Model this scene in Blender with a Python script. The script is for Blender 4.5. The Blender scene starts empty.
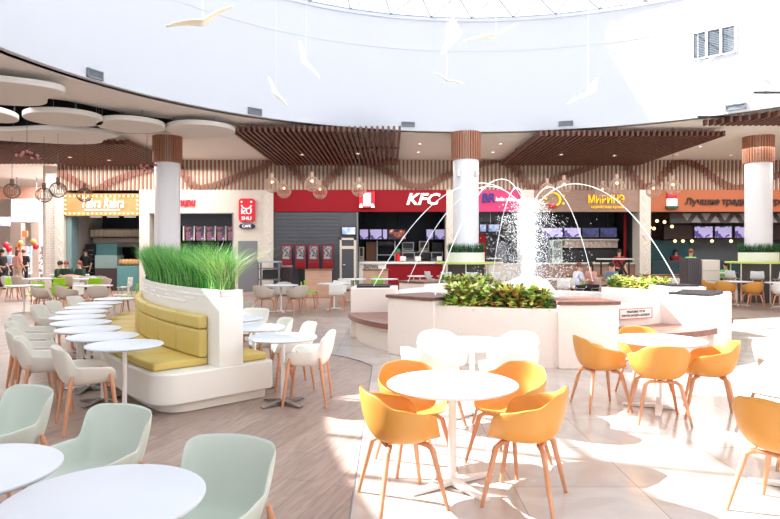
import bpy, bmesh, math, random
from mathutils import Vector, Matrix, noise
R = math.radians
PI = math.pi
rnd = random.Random(7)
SC = bpy.context.scene
COL = SC.collection

# ------------------------------------------------------------------ camera, sky, sun, exposure
cam_d = bpy.data.cameras.new('camera')
cam_d.sensor_width = 36
cam_d.lens = 620 / 780 * 36
cam_d.shift_y = -9.5 / 780
cam_d.clip_end = 300
cam = bpy.data.objects.new('camera', cam_d)
COL.objects.link(cam)
cam.location = (0, 0, 1.72)
cam.rotation_euler = (R(90), 0, 0)
SC.camera = cam

world = bpy.data.worlds.new('sky')
SC.world = world
world.use_nodes = True
wn = world.node_tree.nodes
wn['Background'].inputs[0].default_value = (0.91, 0.955, 1.0, 1)
wn['Background'].inputs[1].default_value = 1.3

sun_d = bpy.data.lights.new('sun', 'SUN')
sun_d.energy = 15.0
sun_d.angle = R(0.6)
sun_d.color = (1.0, 0.955, 0.90)
sun = bpy.data.objects.new('sun', sun_d)
COL.objects.link(sun)
sun.rotation_euler = Vector((1.14, -0.376, -1.0)).to_track_quat('-Z', 'Y').to_euler()
sun.location = (-12, 14, 14)

vs = SC.view_settings
vs.view_transform = 'Standard'
vs.look = 'None'
vs.gamma = 1
vs.exposure = 0.62
vs.use_curve_mapping = False
SC.cycles.max_bounces = 7
SC.cycles.diffuse_bounces = 5
SC.cycles.transparent_max_bounces = 12
SC.cycles.caustics_reflective = False
SC.cycles.caustics_refractive = False
SC.cycles.use_denoising = True

def area(name, loc, size, power, color=(1, .96, .92), sy=None):
    d = bpy.data.lights.new(name, 'AREA')
    d.energy = power
    d.color = color
    d.shape = 'RECTANGLE'
    d.size = size
    d.size_y = sy or size
    o = bpy.data.objects.new(name, d)
    COL.objects.link(o)
    o.location = loc
    return o
# soft area fill added under the ceiling, standing in for the rows of downlights
area('deck_fill', (-11, 23.3, 5.1), 8, 520, sy=5)
area('deck_fill', (1.5, 23.3, 4.9), 12, 330, sy=4)
area('deck_fill', (14, 22.5, 5.1), 9, 420, sy=5)
area('deck_fill', (-11.5, 10, 5.3), 5, 430, sy=14)
area('deck_fill', (-16, 32, 5.2), 5, 1300, sy=8)

# ------------------------------------------------------------------ helpers
def s2l(c):
    return tuple(((v / 255) / 12.92 if v / 255 <= .04045 else ((v / 255 + .055) / 1.055) ** 2.4) for v in c)

MATS = {}
def mat(name, rgb, rough=.5, metal=0.0, emit=0.0, spec=.5, alpha=1.0, coat=0.0):
    if name in MATS:
        return MATS[name]
    m = bpy.data.materials.new(name)
    m.use_nodes = True
    b = m.node_tree.nodes['Principled BSDF']
    c = s2l(rgb)
    b.inputs['Base Color'].default_value = (*c, 1)
    b.inputs['Roughness'].default_value = rough
    b.inputs['Metallic'].default_value = metal
    b.inputs['Specular IOR Level'].default_value = spec
    b.inputs['Alpha'].default_value = alpha
    b.inputs['Coat Weight'].default_value = coat
    if emit:
        b.inputs['Emission Color'].default_value = (*c, 1)
        b.inputs['Emission Strength'].default_value = emit
    # faint procedural variation so that no surface is a flat fill
    nt = m.node_tree
    n = nt.nodes.new('ShaderNodeTexNoise')
    n.inputs['Scale'].default_value = 9
    tc = nt.nodes.new('ShaderNodeTexCoord')
    nt.links.new(tc.outputs['Object'], n.inputs['Vector'])
    mr = nt.nodes.new('ShaderNodeMapRange')
    mr.inputs['To Min'].default_value = max(0, rough - .02)
    mr.inputs['To Max'].default_value = min(1, rough + .02)
    nt.links.new(n.outputs['Fac'], mr.inputs['Value'])
    nt.links.new(mr.outputs['Result'], b.inputs['Roughness'])
    MATS[name] = m
    return m

def ramp_mat(name, stops, scale=5, rough=.5, vec=(1, 1, 1), detail=3, emit=0.0, coord='Object', interp='LINEAR', wave=False, dist=0):
    if name in MATS:
        return MATS[name]
    m = bpy.data.materials.new(name)
    m.use_nodes = True
    nt = m.node_tree
    b = nt.nodes['Principled BSDF']
    b.inputs['Roughness'].default_value = rough
    tc = nt.nodes.new('ShaderNodeTexCoord')
    mp = nt.nodes.new('ShaderNodeMapping')
    mp.inputs['Scale'].default_value = vec
    nt.links.new(tc.outputs[coord], mp.inputs['Vector'])
    n = nt.nodes.new('ShaderNodeTexNoise')
    n.inputs['Scale'].default_value = scale
    n.inputs['Detail'].default_value = detail
    n.inputs['Distortion'].default_value = dist
    nt.links.new(mp.outputs['Vector'], n.inputs['Vector'])
    r = nt.nodes.new('ShaderNodeValToRGB')
    r.color_ramp.interpolation = interp
    el = r.color_ramp.elements
    while len(el) > 1:
        el.remove(el[-1])
    el[0].position = stops[0][0]
    el[0].color = (*s2l(stops[0][1]), 1)
    for p, c in stops[1:]:
        e = el.new(p)
        e.color = (*s2l(c), 1)
    nt.links.new(n.outputs['Fac'], r.inputs['Fac'])
    nt.links.new(r.outputs['Color'], b.inputs['Base Color'])
    if emit:
        nt.links.new(r.outputs['Color'], b.inputs['Emission Color'])
        b.inputs['Emission Strength'].default_value = emit
    MATS[name] = m
    return m

class MB:
    def __init__(s):
        s.v = []
        s.f = []
        s.m = []
    def add(s, vs, fs, mi=0):
        o = len(s.v)
        s.v += [tuple(v) for v in vs]
        s.f += [tuple(i + o for i in f) for f in fs]
        s.m += [mi] * len(fs)
        return s
    def box(s, x0, x1, y0, y1, z0, z1, mi=0):
        vs = [(x, y, z) for x in (x0, x1) for y in (y0, y1) for z in (z0, z1)]
        fs = [(0, 1, 3, 2), (4, 6, 7, 5), (0, 4, 5, 1), (2, 3, 7, 6), (0, 2, 6, 4), (1, 5, 7, 3)]
        return s.add(vs, fs, mi)
    def cbox(s, c, d, rz=0, mi=0):
        cs, sn = math.cos(rz), math.sin(rz)
        vs = []
        for x in (-.5, .5):
            for y in (-.5, .5):
                for z in (-.5, .5):
                    px, py = x * d[0], y * d[1]
                    vs.append((c[0] + px * cs - py * sn, c[1] + px * sn + py * cs, c[2] + z * d[2]))
        fs = [(0, 1, 3, 2), (4, 6, 7, 5), (0, 4, 5, 1), (2, 3, 7, 6), (0, 2, 6, 4), (1, 5, 7, 3)]
        return s.add(vs, fs, mi)
    def tube(s, pts, rad, n=8, mi=0, closed=False, caps=True, flat=1.0):
        pts = [Vector(p) for p in pts]
        k = len(pts)
        if not hasattr(rad, '__len__'):
            rad = [rad] * k
        vs = []
        prev = None
        for i, p in enumerate(pts):
            if closed:
                t = pts[(i + 1) % k] - pts[i - 1]
            else:
                t = pts[min(i + 1, k - 1)] - pts[max(i - 1, 0)]
            t.normalize()
            if prev is None:
                a = Vector((0, 0, 1)) if abs(t.z) < .9 else Vector((1, 0, 0))
                u = t.cross(a).normalized()
            else:
                u = (prev - t * prev.dot(t)).normalized()
            prev = u
            w = t.cross(u)
            for j in range(n):
                an = 2 * PI * j / n
                vs.append(p + (u * math.cos(an) + w * math.sin(an) * flat) * rad[i])
        fs = []
        for i in range(k if closed else k - 1):
            for j in range(n):
                a, b = i * n + j, i * n + (j + 1) % n
                c, d = ((i + 1) % k) * n + (j + 1) % n, ((i + 1) % k) * n + j
                fs.append((a, b, c, d))
        if caps and not closed:
            fs.append(tuple(range(n))[::-1])
            fs.append(tuple(range((k - 1) * n, k * n)))
        return s.add(vs, fs, mi)
    def lathe(s, prof, n=32, c=(0, 0, 0), mi=0, a0=0, a1=360, sx=1, sy=1):
        full = abs(a1 - a0) >= 360
        m = n if full else n + 1
        vs = []
        for i in range(m):
            a = R(a0 + (a1 - a0) * i / n)
            for r, z in prof:
                vs.append((c[0] + r * math.cos(a) * sx, c[1] + r * math.sin(a) * sy, c[2] + z))
        k = len(prof)
        fs = []
        for i in range(n):
            i2 = (i + 1) % m
            for j in range(k - 1):
                fs.append((i * k + j, i2 * k + j, i2 * k + j + 1, i * k + j + 1))
        return s.add(vs, fs, mi)
    def prism(s, out, z0, z1, mi=0):
        n = len(out)
        vs = [(x, y, z0) for x, y in out] + [(x, y, z1) for x, y in out]
        fs = [tuple(range(n))[::-1], tuple(range(n, 2 * n))]
        fs += [(i, (i + 1) % n, n + (i + 1) % n, n + i) for i in range(n)]
        return s.add(vs, fs, mi)
    def arcbox(s, c, r0, r1, t0, t1, z0, z1, n=12, mi=0):
        vs = []
        for i in range(n + 1):
            a = R(t0 + (t1 - t0) * i / n)
            for r in (r0, r1):
                rr = r(t0 + (t1 - t0) * i / n) if callable(r) else r
                for z in (z0, z1):
                    vs.append((c[0] + rr * math.cos(a), c[1] + rr * math.sin(a), z))
        fs = []
        for i in range(n):
            o, p = i * 4, i * 4 + 4
            fs += [(o, p, p + 1, o + 1), (o + 2, o + 3, p + 3, p + 2), (o + 1, p + 1, p + 3, o + 3), (o, o + 2, p + 2, p)]
        fs += [(0, 1, 3, 2), (n * 4, n * 4 + 2, n * 4 + 3, n * 4 + 1)]
        return s.add(vs, fs, mi)
    def sphere(s, c, r, n=10, sc=(1, 1, 1), mi=0):
        m = max(4, n // 2 + 1)
        vs = [(c[0], c[1], c[2] + r * sc[2])]
        for i in range(1, m):
            th = PI * i / m
            for j in range(n):
                a = 2 * PI * j / n
                vs.append((c[0] + r * sc[0] * math.sin(th) * math.cos(a), c[1] + r * sc[1] * math.sin(th) * math.sin(a), c[2] + r * sc[2] * math.cos(th)))
        vs.append((c[0], c[1], c[2] - r * sc[2]))
        fs = [(0, 1 + j, 1 + (j + 1) % n) for j in range(n)]
        for i in range(m - 2):
            for j in range(n):
                a, b = 1 + i * n + j, 1 + i * n + (j + 1) % n
                fs.append((a, a + n, b + n, b))
        L = len(vs) - 1
        fs += [(L, 1 + (m - 2) * n + (j + 1) % n, 1 + (m - 2) * n + j) for j in range(n)]
        return s.add(vs, fs, mi)
    def mesh(s, name, mats, off=None, smooth=40):
        me = bpy.data.meshes.new(name)
        vs = s.v if off is None else [(v[0] - off[0], v[1] - off[1], v[2] - off[2]) for v in s.v]
        me.from_pydata(vs, [], s.f)
        if not isinstance(mats, (list, tuple)):
            mats = [mats]
        for m in mats:
            me.materials.append(m)
        if any(s.m):
            me.polygons.foreach_set('material_index', s.m)
        me.update()
        bm = bmesh.new()
        bm.from_mesh(me)
        bmesh.ops.recalc_face_normals(bm, faces=bm.faces)
        bm.to_mesh(me)
        bm.free()
        if smooth:
            me.shade_smooth()
            me.set_sharp_from_angle(angle=R(smooth))
        return me
    def build(s, name, mats, parent=None, world=False, bevel=0, smooth=40, seg=2):
        off = ORIG.get(parent.name) if (parent and world) else None
        me = s.mesh(name, mats, off, smooth)
        return put(name, me, parent, bevel, off, seg)

ORIG = {}
def put(name, me, parent=None, bevel=0, off=None, seg=2):
    o = bpy.data.objects.new(name, me)
    COL.objects.link(o)
    if parent:
        o.parent = parent
        if off is not None:
            ORIG[o.name] = off
    if bevel:
        b = o.modifiers.new('bevel', 'BEVEL')
        b.width = bevel
        b.segments = seg
        b.limit_method = 'ANGLE'
        b.angle_limit = R(40)
    return o

def thing(name, label, cat, loc=(0, 0, 0), rz=0, group=None):
    o = bpy.data.objects.new(name, None)
    COL.objects.link(o)
    o.empty_display_size = .1
    o.location = loc
    o.rotation_euler = (0, 0, rz)
    o['label'] = label
    o['category'] = cat
    if group:
        o['group'] = group
    ORIG[o.name] = tuple(loc)
    return o

def tag(o, label, cat, group=None, kind=None):
    o['label'] = label
    o['category'] = cat
    if group:
        o['group'] = group
    if kind:
        o['kind'] = kind
    return o

def struct(o):
    o['kind'] = 'structure'
    return o

def dup(root, loc, rz=0, label=None, group=None, swap=None, scale=None):
    def cp(o, par):
        c = o.copy()
        COL.objects.link(c)
        if par:
            c.parent = par
        if swap and o.type == 'MESH' and o.data.materials and o.data.materials[0].name in swap:
            key = (o.data.name, swap[o.data.materials[0].name].name)
            if key not in SWAPPED:
                d = o.data.copy()
                d.materials[0] = swap[o.data.materials[0].name]
                SWAPPED[key] = d
            c.data = SWAPPED[key]
        for ch in list(o.children):
            cp(ch, c)
        return c
    r = cp(root, None)
    r.location = loc
    r.rotation_euler = (0, 0, rz)
    if scale:
        r.scale = scale
    if label:
        r['label'] = label
    if group:
        r['group'] = group
    return r
SWAPPED = {}

USED = set()
def place(proto, loc, rz=0, label=None, group=None, swap=None, scale=None):
    """first use moves the prototype itself, later uses copy it"""
    if proto.name not in USED and not swap:
        USED.add(proto.name)
        proto.location = loc
        proto.rotation_euler = (0, 0, rz)
        if scale:
            proto.scale = scale
        if label:
            proto['label'] = label
        if group:
            proto['group'] = group
        return proto
    return dup(proto, loc, rz, label, group, swap, scale)

def face(dx, dy):
    return math.atan2(-dx, dy)

def at(px, py, z):
    d = (1.72 - z) * 620 / (py - 250)
    return ((px - 390) / 620 * d, d)
def atd(px, py, d):
    return ((px - 390) / 620 * d, d, 1.72 - (py - 250) / 620 * d)

FM = bpy.data.materials
def text(name, body, size, loc, m, parent=None, shear=0, extrude=.02, offset=0, align='CENTER', width=None, world=True):
    cu = bpy.data.curves.new(name, 'FONT')
    cu.body = body
    cu.size = size
    cu.shear = shear
    cu.extrude = extrude
    cu.offset = offset
    cu.align_x = align
    cu.align_y = 'CENTER'
    cu.resolution_u = 2
    cu.space_line = .9
    t = bpy.data.objects.new(name + '_curve', cu)
    COL.objects.link(t)
    me = bpy.data.meshes.new_from_object(t)
    bpy.data.objects.remove(t)
    me.transform(Matrix.Rotation(R(90), 4, 'X'))
    if width and len(me.vertices):
        w = max(v.co.x for v in me.vertices) - min(v.co.x for v in me.vertices)
        me.transform(Matrix.Diagonal((width / w, 1, 1, 1)))
    off = ORIG.get(parent.name) if parent and world else (0, 0, 0)
    me.transform(Matrix.Translation((loc[0] - off[0], loc[1] - off[1], loc[2] - off[2])))
    me.materials.clear()
    me.materials.append(m)
    me.name = name
    return put(name, me, parent, off=off if parent else None)

NUM = ['first', 'second', 'third', 'fourth', 'fifth', 'sixth', 'seventh', 'eighth', 'ninth', 'tenth', 'eleventh', 'twelfth']

# ------------------------------------------------------------------ materials
M_white = mat('white_lacquer', (240, 240, 240), .35)
M_plaster = mat('white_plaster', (206, 210, 219), .8)
M_ceil = mat('ceiling_paint', (234, 230, 225), .8)
M_cloud = mat('acoustic_white', (226, 224, 219), .8)
M_dark = mat('dark_void', (16, 20, 30), .9)
M_table = mat('white_tabletop', (212, 217, 228), .45)
M_steel = mat('brushed_steel', (170, 168, 168), .25, metal=1)
M_wsteel = mat('white_steel', (236, 232, 228), .35)
M_yel = mat('yellow_plastic', (211, 148, 68), .42)
M_beigep = mat('beige_plastic', (196, 184, 172), .4)
M_whitep = mat('white_plastic', (238, 236, 230), .35)
M_mint = mat('mint_plastic', (198, 208, 199), .4)
M_crm = mat('cream_plastic', (218, 214, 205), .4)
M_green = mat('lime_plastic', (148, 200, 20), .35)
M_lime = mat('lime_laminate', (206, 224, 108), .4)
M_cush = mat('mustard_leather', (204, 182, 104), .5)
M_cushw = mat('mustard_seat_leather', (208, 182, 100), .5)
M_stone = ramp_mat('pale_stone', [(0.3, (244, 230, 221)), (.7, (247, 235, 227))], scale=30, rough=.5)
M_basew = mat('bench_white', (238, 236, 230), .35)
M_grey = mat('mid_grey', (120, 122, 128), .5)
M_dgrey = mat('dark_grey_panel', (72, 76, 84), .5)
M_black = mat('black_metal', (24, 24, 28), .4)
M_red = mat('red_fascia', (140, 24, 34), .75, spec=.2)
M_redb = mat('bright_red', (215, 20, 45), .4)
M_pink = mat('pink_fascia', (196, 48, 108), .5)
M_orange = mat('orange_fascia', (166, 90, 54), .6)
M_cream = ramp_mat('cream_wall', [(0.3, (206, 199, 188)), (.7, (214, 208, 198))], scale=2, rough=.7)
M_teal = mat('teal_paint', (86, 134, 136), .5)
M_navy = mat('navy_interior', (20, 32, 50), .6)
M_lit = mat('lit_white_letters', (250, 246, 242), .5, emit=.45)
M_lamp = mat('lamp_glow', (255, 236, 210), .5, emit=4)
M_bulb = mat('warm_bulb', (255, 200, 140), .5, emit=2.2)
M_yl = mat('yellow_letters', (250, 200, 20), .5, emit=.35)
M_txt = mat('dark_letters', (50, 34, 28), .6)
M_blueL = mat('blue_letters', (40, 40, 130), .5)
M_glassy = None

def wood_mat(name, a, b, vec, rough=.45, scale=3):
    return ramp_mat(name, [(.3, a), (.7, b)], scale=scale, rough=rough, vec=vec, detail=6, dist=.6)
M_oak = wood_mat('oak_leg', (196, 136, 100), (214, 156, 120), (8, 8, 1.2))
M_slat = wood_mat('walnut_slat', (98, 64, 54), (122, 82, 68), (10, 1, 1.5), .6)
M_slatv = wood_mat('frieze_slat', (128, 84, 70), (148, 102, 86), (10, 10, 1.2), .6)
M_collar = wood_mat('collar_wood', (164, 110, 86), (184, 130, 104), (8, 8, 1.2), .6)
M_wave = wood_mat('wave_wood', (112, 68, 54), (130, 82, 66), (2, 2, 2), .6)
M_cap = wood_mat('dark_decking', (104, 70, 60), (134, 94, 82), (3, 3, 6), .4)
M_terra = wood_mat('bench_wood', (122, 80, 70), (150, 102, 90), (3, 3, 6), .3)
M_brownp = wood_mat('brown_fascia', (146, 116, 102), (160, 130, 116), (1, 4, 8), .6)
M_goldb = wood_mat('sign_gold', (180, 130, 80), (200, 150, 96), (1, 1, 1), .6)  # plain mottled gold of the bulb-framed sign

def plank_floor():
    m = bpy.data.materials.new('plank_floor')
    m.use_nodes = True
    nt = m.node_tree
    b = nt.nodes['Principled BSDF']
    tc = nt.nodes.new('ShaderNodeTexCoord')
    mp = nt.nodes.new('ShaderNodeMapping')
    mp.inputs['Rotation'].default_value = (0, 0, R(-72))
    br = nt.nodes.new('ShaderNodeTexBrick')
    br.offset = .37
    br.inputs['Scale'].default_value = 1
    br.inputs['Brick Width'].default_value = 1.6
    br.inputs['Row Height'].default_value = .2
    br.inputs['Mortar Size'].default_value = .0025
    br.inputs['Mortar Smooth'].default_value = .3
    br.inputs['Color1'].default_value = (*s2l((160, 138, 127)), 1)
    br.inputs['Color2'].default_value = (*s2l((176, 154, 143)), 1)
    br.inputs['Mortar'].default_value = (*s2l((120, 98, 88)), 1)
    nt.links.new(tc.outputs['Object'], mp.inputs['Vector'])
    nt.links.new(mp.outputs['Vector'], br.inputs['Vector'])
    m2 = nt.nodes.new('ShaderNodeMapping')
    m2.inputs['Scale'].default_value = (1.2, 9, 1)
    n = nt.nodes.new('ShaderNodeTexNoise')
    n.inputs['Scale'].default_value = 2.2
    n.inputs['Detail'].default_value = 8
    n.inputs['Distortion'].default_value = 1.2
    nt.links.new(mp.outputs['Vector'], m2.inputs['Vector'])
    nt.links.new(m2.outputs['Vector'], n.inputs['Vector'])
    mx = nt.nodes.new('ShaderNodeMix')
    mx.data_type = 'RGBA'
    mx.blend_type = 'MULTIPLY'
    mx.inputs[0].default_value = .5
    rp = nt.nodes.new('ShaderNodeValToRGB')
    rp.color_ramp.elements[0].position = .35
    rp.color_ramp.elements[0].color = (.45, .42, .4, 1)
    rp.color_ramp.elements[1].position = .62
    rp.color_ramp.elements[1].color = (1, 1, 1, 1)
    nt.links.new(n.outputs['Fac'], rp.inputs['Fac'])
    nt.links.new(br.outputs['Color'], mx.inputs[6])
    nt.links.new(rp.outputs['Color'], mx.inputs[7])
    nt.links.new(mx.outputs[2], b.inputs['Base Color'])
    b.inputs['Roughness'].default_value = .38
    return m
def marble_floor():
    m = bpy.data.materials.new('marble_tiles')
    m.use_nodes = True
    nt = m.node_tree
    b = nt.nodes['Principled BSDF']
    tc = nt.nodes.new('ShaderNodeTexCoord')
    br = nt.nodes.new('ShaderNodeTexBrick')
    br.offset = 0
    br.inputs['Scale'].default_value = 1
    br.inputs['Brick Width'].default_value = .9
    br.inputs['Row Height'].default_value = .9
    br.inputs['Mortar Size'].default_value = .004
    br.inputs['Color1'].default_value = (*s2l((204, 195, 188)), 1)
    br.inputs['Color2'].default_value = (*s2l((192, 182, 175)), 1)
    br.inputs['Mortar'].default_value = (*s2l((164, 150, 142)), 1)
    nt.links.new(tc.outputs['Object'], br.inputs['Vector'])
    n = nt.nodes.new('ShaderNodeTexNoise')
    n.inputs['Scale'].default_value = 1.3
    n.inputs['Detail'].default_value = 9
    n.inputs['Distortion'].default_value = 1.8
    nt.links.new(tc.outputs['Object'], n.inputs['Vector'])
    rp = nt.nodes.new('ShaderNodeValToRGB')
    rp.color_ramp.elements[0].position = .4
    rp.color_ramp.elements[0].color = (.8, .74, .7, 1)
    rp.color_ramp.elements[1].position = .6
    rp.color_ramp.elements[1].color = (1, 1, 1, 1)
    nt.links.new(n.outputs['Fac'], rp.inputs['Fac'])
    mx = nt.nodes.new('ShaderNodeMix')
    mx.data_type = 'RGBA'
    mx.blend_type = 'MULTIPLY'
    mx.inputs[0].default_value = .6
    nt.links.new(br.outputs['Color'], mx.inputs[6])
    nt.links.new(rp.outputs['Color'], mx.inputs[7])
    nt.links.new(mx.outputs[2], b.inputs['Base Color'])
    b.inputs['Roughness'].default_value = .16
    return m
def glass_mat():
    m = bpy.data.materials.new('clear_glass')
    m.use_nodes = True
    nt = m.node_tree
    nt.nodes.remove(nt.nodes['Principled BSDF'])
    t = nt.nodes.new('ShaderNodeBsdfTransparent')
    t.inputs[0].default_value = (.97, .985, 1, 1)
    g = nt.nodes.new('ShaderNodeBsdfGlossy')
    g.inputs['Roughness'].default_value = .02
    mx = nt.nodes.new('ShaderNodeMixShader')
    mx.inputs[0].default_value = .06
    nt.links.new(t.outputs[0], mx.inputs[1])
    nt.links.new(g.outputs[0], mx.inputs[2])
    nt.links.new(mx.outputs[0], nt.nodes['Material Output'].inputs[0])
    return m
M_glass = glass_mat()
M_floorw = plank_floor()
M_floort = marble_floor()
M_gridf = ramp_mat('brick_tile_wall', [(.3, (216, 206, 198)), (.7, (228, 220, 212))], scale=2, rough=.6)
SCREENS = [ramp_mat('screen_violet', [(.3, (90, 80, 150)), (.45, (200, 190, 240)), (.6, (120, 100, 170)), (.72, (230, 190, 160))], scale=2.6, emit=.35, interp='CONSTANT'),
           ramp_mat('screen_blue', [(.3, (60, 80, 140)), (.5, (170, 190, 230)), (.65, (240, 240, 250))], scale=3.1, emit=.4),
           ramp_mat('screen_food', [(.35, (50, 40, 70)), (.48, (170, 90, 50)), (.58, (220, 200, 210)), (.7, (110, 90, 150))], scale=3.5, emit=.35, interp='CONSTANT'),
           ramp_mat('screen_dark', [(.35, (22, 26, 50)), (.55, (60, 64, 110)), (.7, (40, 40, 70))], scale=3, emit=.6)]

# ------------------------------------------------------------------ the setting
DC = (2.6, 9.8)      # drum centre
DR = 10.0
FC = (2.81, 12.56)   # fountain centre
CH = 5.5             # deck ceiling height
o = MB().box(-32, 26, -9, 46, -.12, -.006).build('floor', M_floorw, smooth=0)
struct(o)
# marble area of the floor, with its curved edge on the left
tile = [(-.26, -9), (-.26, 9.2), (-.45, 9.6), (-.75, 10.0), (-1.1, 10.3), (-1.7, 10.7), (-2.4, 11.2), (-2.9, 12.0), (-3.1, 13.2), (-3.1, 15.8), (26, 15.8), (26, -9)]
o = MB().prism(tile, -.012, 0).build('floor_marble', M_floort, smooth=0)
struct(o)
# thin metal strip between the two floors
mb = MB()
edge = tile[:10]
for a, b in zip(edge, edge[1:]):
    mb.tube([(a[0], a[1], .0), (b[0], b[1], .0)], .006, 6)
struct(mb.build('trim_1', M_grey))

# ceiling with the drum opening and the dark recess on the left
def ceiling():
    bm = bmesh.new()
    def loop(pts, z):
        vs = [bm.verts.new((x, y, z)) for x, y in pts]
        es = [bm.edges.new((vs[i], vs[(i + 1) % len(vs)])) for i in range(len(vs))]
        return es
    outer = [(-32, -9), (26, -9), (26, 46), (-32, 46)]
    hole = [(DC[0] + (DR + .15) * math.cos(R(a)), DC[1] + (DR + .15) * math.sin(R(a))) for a in range(0, 360, 4)]
    es = loop(outer, CH) + loop(hole, CH) + loop(RECESS, CH)
    bmesh.ops.triangle_fill(bm, use_beauty=True, use_dissolve=False, edges=es)
    r = bmesh.ops.extrude_face_region(bm, geom=bm.faces[:])
    for g in r['geom']:
        if isinstance(g, bmesh.types.BMVert):
            g.co.z += .25
    bmesh.ops.recalc_face_normals(bm, faces=bm.faces)
    me = bpy.data.meshes.new('ceiling')
    bm.to_mesh(me)
    bm.free()
    me.materials.append(M_ceil)
    return me
RECESS = [(-14.5, 13.6), (-10.2, 14.3), (-8.2, 15.7), (-7.3, 17.2), (-6.0, 18.2), (-4.9, 19.2), (-5.2, 20.0), (-9, 20.2), (-14.5, 20.2)]
struct(put('ceiling', ceiling()))
mb = MB()
mb.prism(RECESS, CH + 1.2, CH + 1.25)
n = len(RECESS)
for i in range(n):
    a, b = RECESS[i], RECESS[(i + 1) % n]
    mb.add([(a[0], a[1], CH + .2), (b[0], b[1], CH + .2), (b[0], b[1], CH + 1.25), (a[0], a[1], CH + 1.25)], [(0, 1, 2, 3)])
struct(mb.build('ceiling_recess', M_dark, smooth=0))

# drum wall: full height except for an unseen clerestory added on the left
CL0, CL1 = 178, 268
mb = MB()
mb.arcbox(DC, DR, DR + .3, CL1, CL0 + 360, CH, 9.0, 90)
mb.arcbox(DC, DR, DR + .3, CL0, CL1, CH, 5.85, 30)
o = mb.build('wall_drum', M_plaster, smooth=30)
struct(o)
mb = MB()
mb.arcbox(DC, DR - .012, DR + .02, CL1, CL0 + 360, 8.05, 8.08, 90)
mb.arcbox(DC, DR - .04, DR + .35, 0, 360, 9.0, 9.1, 96)
struct(mb.build('trim_2', M_plaster, smooth=30))
# added clerestory out of view, opened so the sun reaches the floor
w = bpy.data.objects.new('added_sun_window', None)
COL.objects.link(w)
w.location = (DC[0], DC[1], 5.85)
ORIG[w.name] = tuple(w.location)
struct(w)
mb = MB()
for k in range(16):
    a = CL0 + (CL1 - CL0) * k / 15
    mb.cbox((DC[0] + 10.15 * math.cos(R(a)), DC[1] + 10.15 * math.sin(R(a)), 7.43), (.12, .06, 3.16), R(a))
mb.arcbox(DC, 10.1, 10.2, CL0, CL1, 7.9, 7.97, 30)
mb.build('window_frame', M_wsteel, w, world=True, smooth=0)
MB().arcbox(DC, 10.14, 10.15, CL0, CL1, 5.87, 8.98, 30).build('pane', M_glass, w, world=True, smooth=0)
# the big triangulated skylight
w = bpy.data.objects.new('window_1', None)
COL.objects.link(w)
w.location = (DC[0], DC[1], 9.05)
ORIG[w.name] = tuple(w.location)
struct(w)
NS = 48
mb = MB()
rings = []
rr = [10.0, 8.75, 7.5, 6.2, 4.8, 3.2, 1.5]
for k, r_ in enumerate(rr):
    z = 9.12 + .22 * k - .018 * k * k
    off = .5 if k % 2 else 0
    nn = NS if k < 3 else NS // 2
    rings.append([Vector((DC[0] + r_ * math.cos(2 * PI * (i + (off if nn == NS else 0)) / nn), DC[1] + r_ * math.sin(2 * PI * (i + (off if nn == NS else 0)) / nn), z)) for i in range(nn)])
for k, rg in enumerate(rings):
    nn = len(rg)
    for i in range(nn):
        mb.tube([rg[i], rg[(i + 1) % nn]], .022, 6)
        mb.sphere(rg[i], .06, 6)
        if k + 1 < len(rings):
            nx = rings[k + 1]
            if len(nx) == nn:
                j = i if k % 2 == 0 else i
                mb.tube([rg[i], nx[i]], .017, 6)
                mb.tube([rg[i], nx[(i - 1) % nn if k % 2 == 0 else (i + 1) % nn]], .017, 6)
            else:
                if i % 2 == 0:
                    mb.tube([rg[i], nx[i // 2]], .017, 6)
                else:
                    mb.tube([rg[i], nx[i // 2]], .017, 6)
                    mb.tube([rg[i], nx[(i // 2 + 1) % len(nx)]], .017, 6)
mb.build('truss_frame', mat('grey_truss_steel', (128, 134, 146), .5), w, world=True)
mb = MB()
prof = [(r_ + .0, .2 + 9.12 + .22 * k - .018 * k * k) for k, r_ in enumerate([10.3] + rr[1:])]
mb.lathe(prof + [(.01, prof[-1][1] + .03)], 48, (DC[0], DC[1], 0))
mb.build('pane', M_glass, w, world=True)

# back wall (upper part), side walls, corridor
WY = 26.0
def wx(px, Y=WY):
    return (px - 390) / 620 * Y
def wz(py, Y=WY):
    return 1.72 + (250 - py) / 620 * Y
Z1, Z2 = 3.3, 4.23    # fascia band bottom / top
mb = MB()
mb.box(wx(58), 26, WY, WY + .3, Z2, CH)
struct(mb.build('wall_back', mat('frieze_backing', (216, 209, 190), .8), smooth=0))
mb = MB()
mb.box(25.6, 26, -9, WY + 8, 0, CH)
struct(mb.build('wall_right', M_cream, smooth=0))
mb = MB()
mb.box(wx(58), 26, WY + 6, WY + 6.3, 0, CH)
struct(mb.build('wall_shops_rear', mat('dark_back_wall', (62, 64, 72), .6), smooth=0))
mb = MB()
mb.box(wx(58), 26, WY + .3, WY + 6, Z2, Z2 + .15)
struct(mb.build('ceiling_shops', mat('shop_ceiling', (60, 62, 66), .7), smooth=0))

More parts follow.
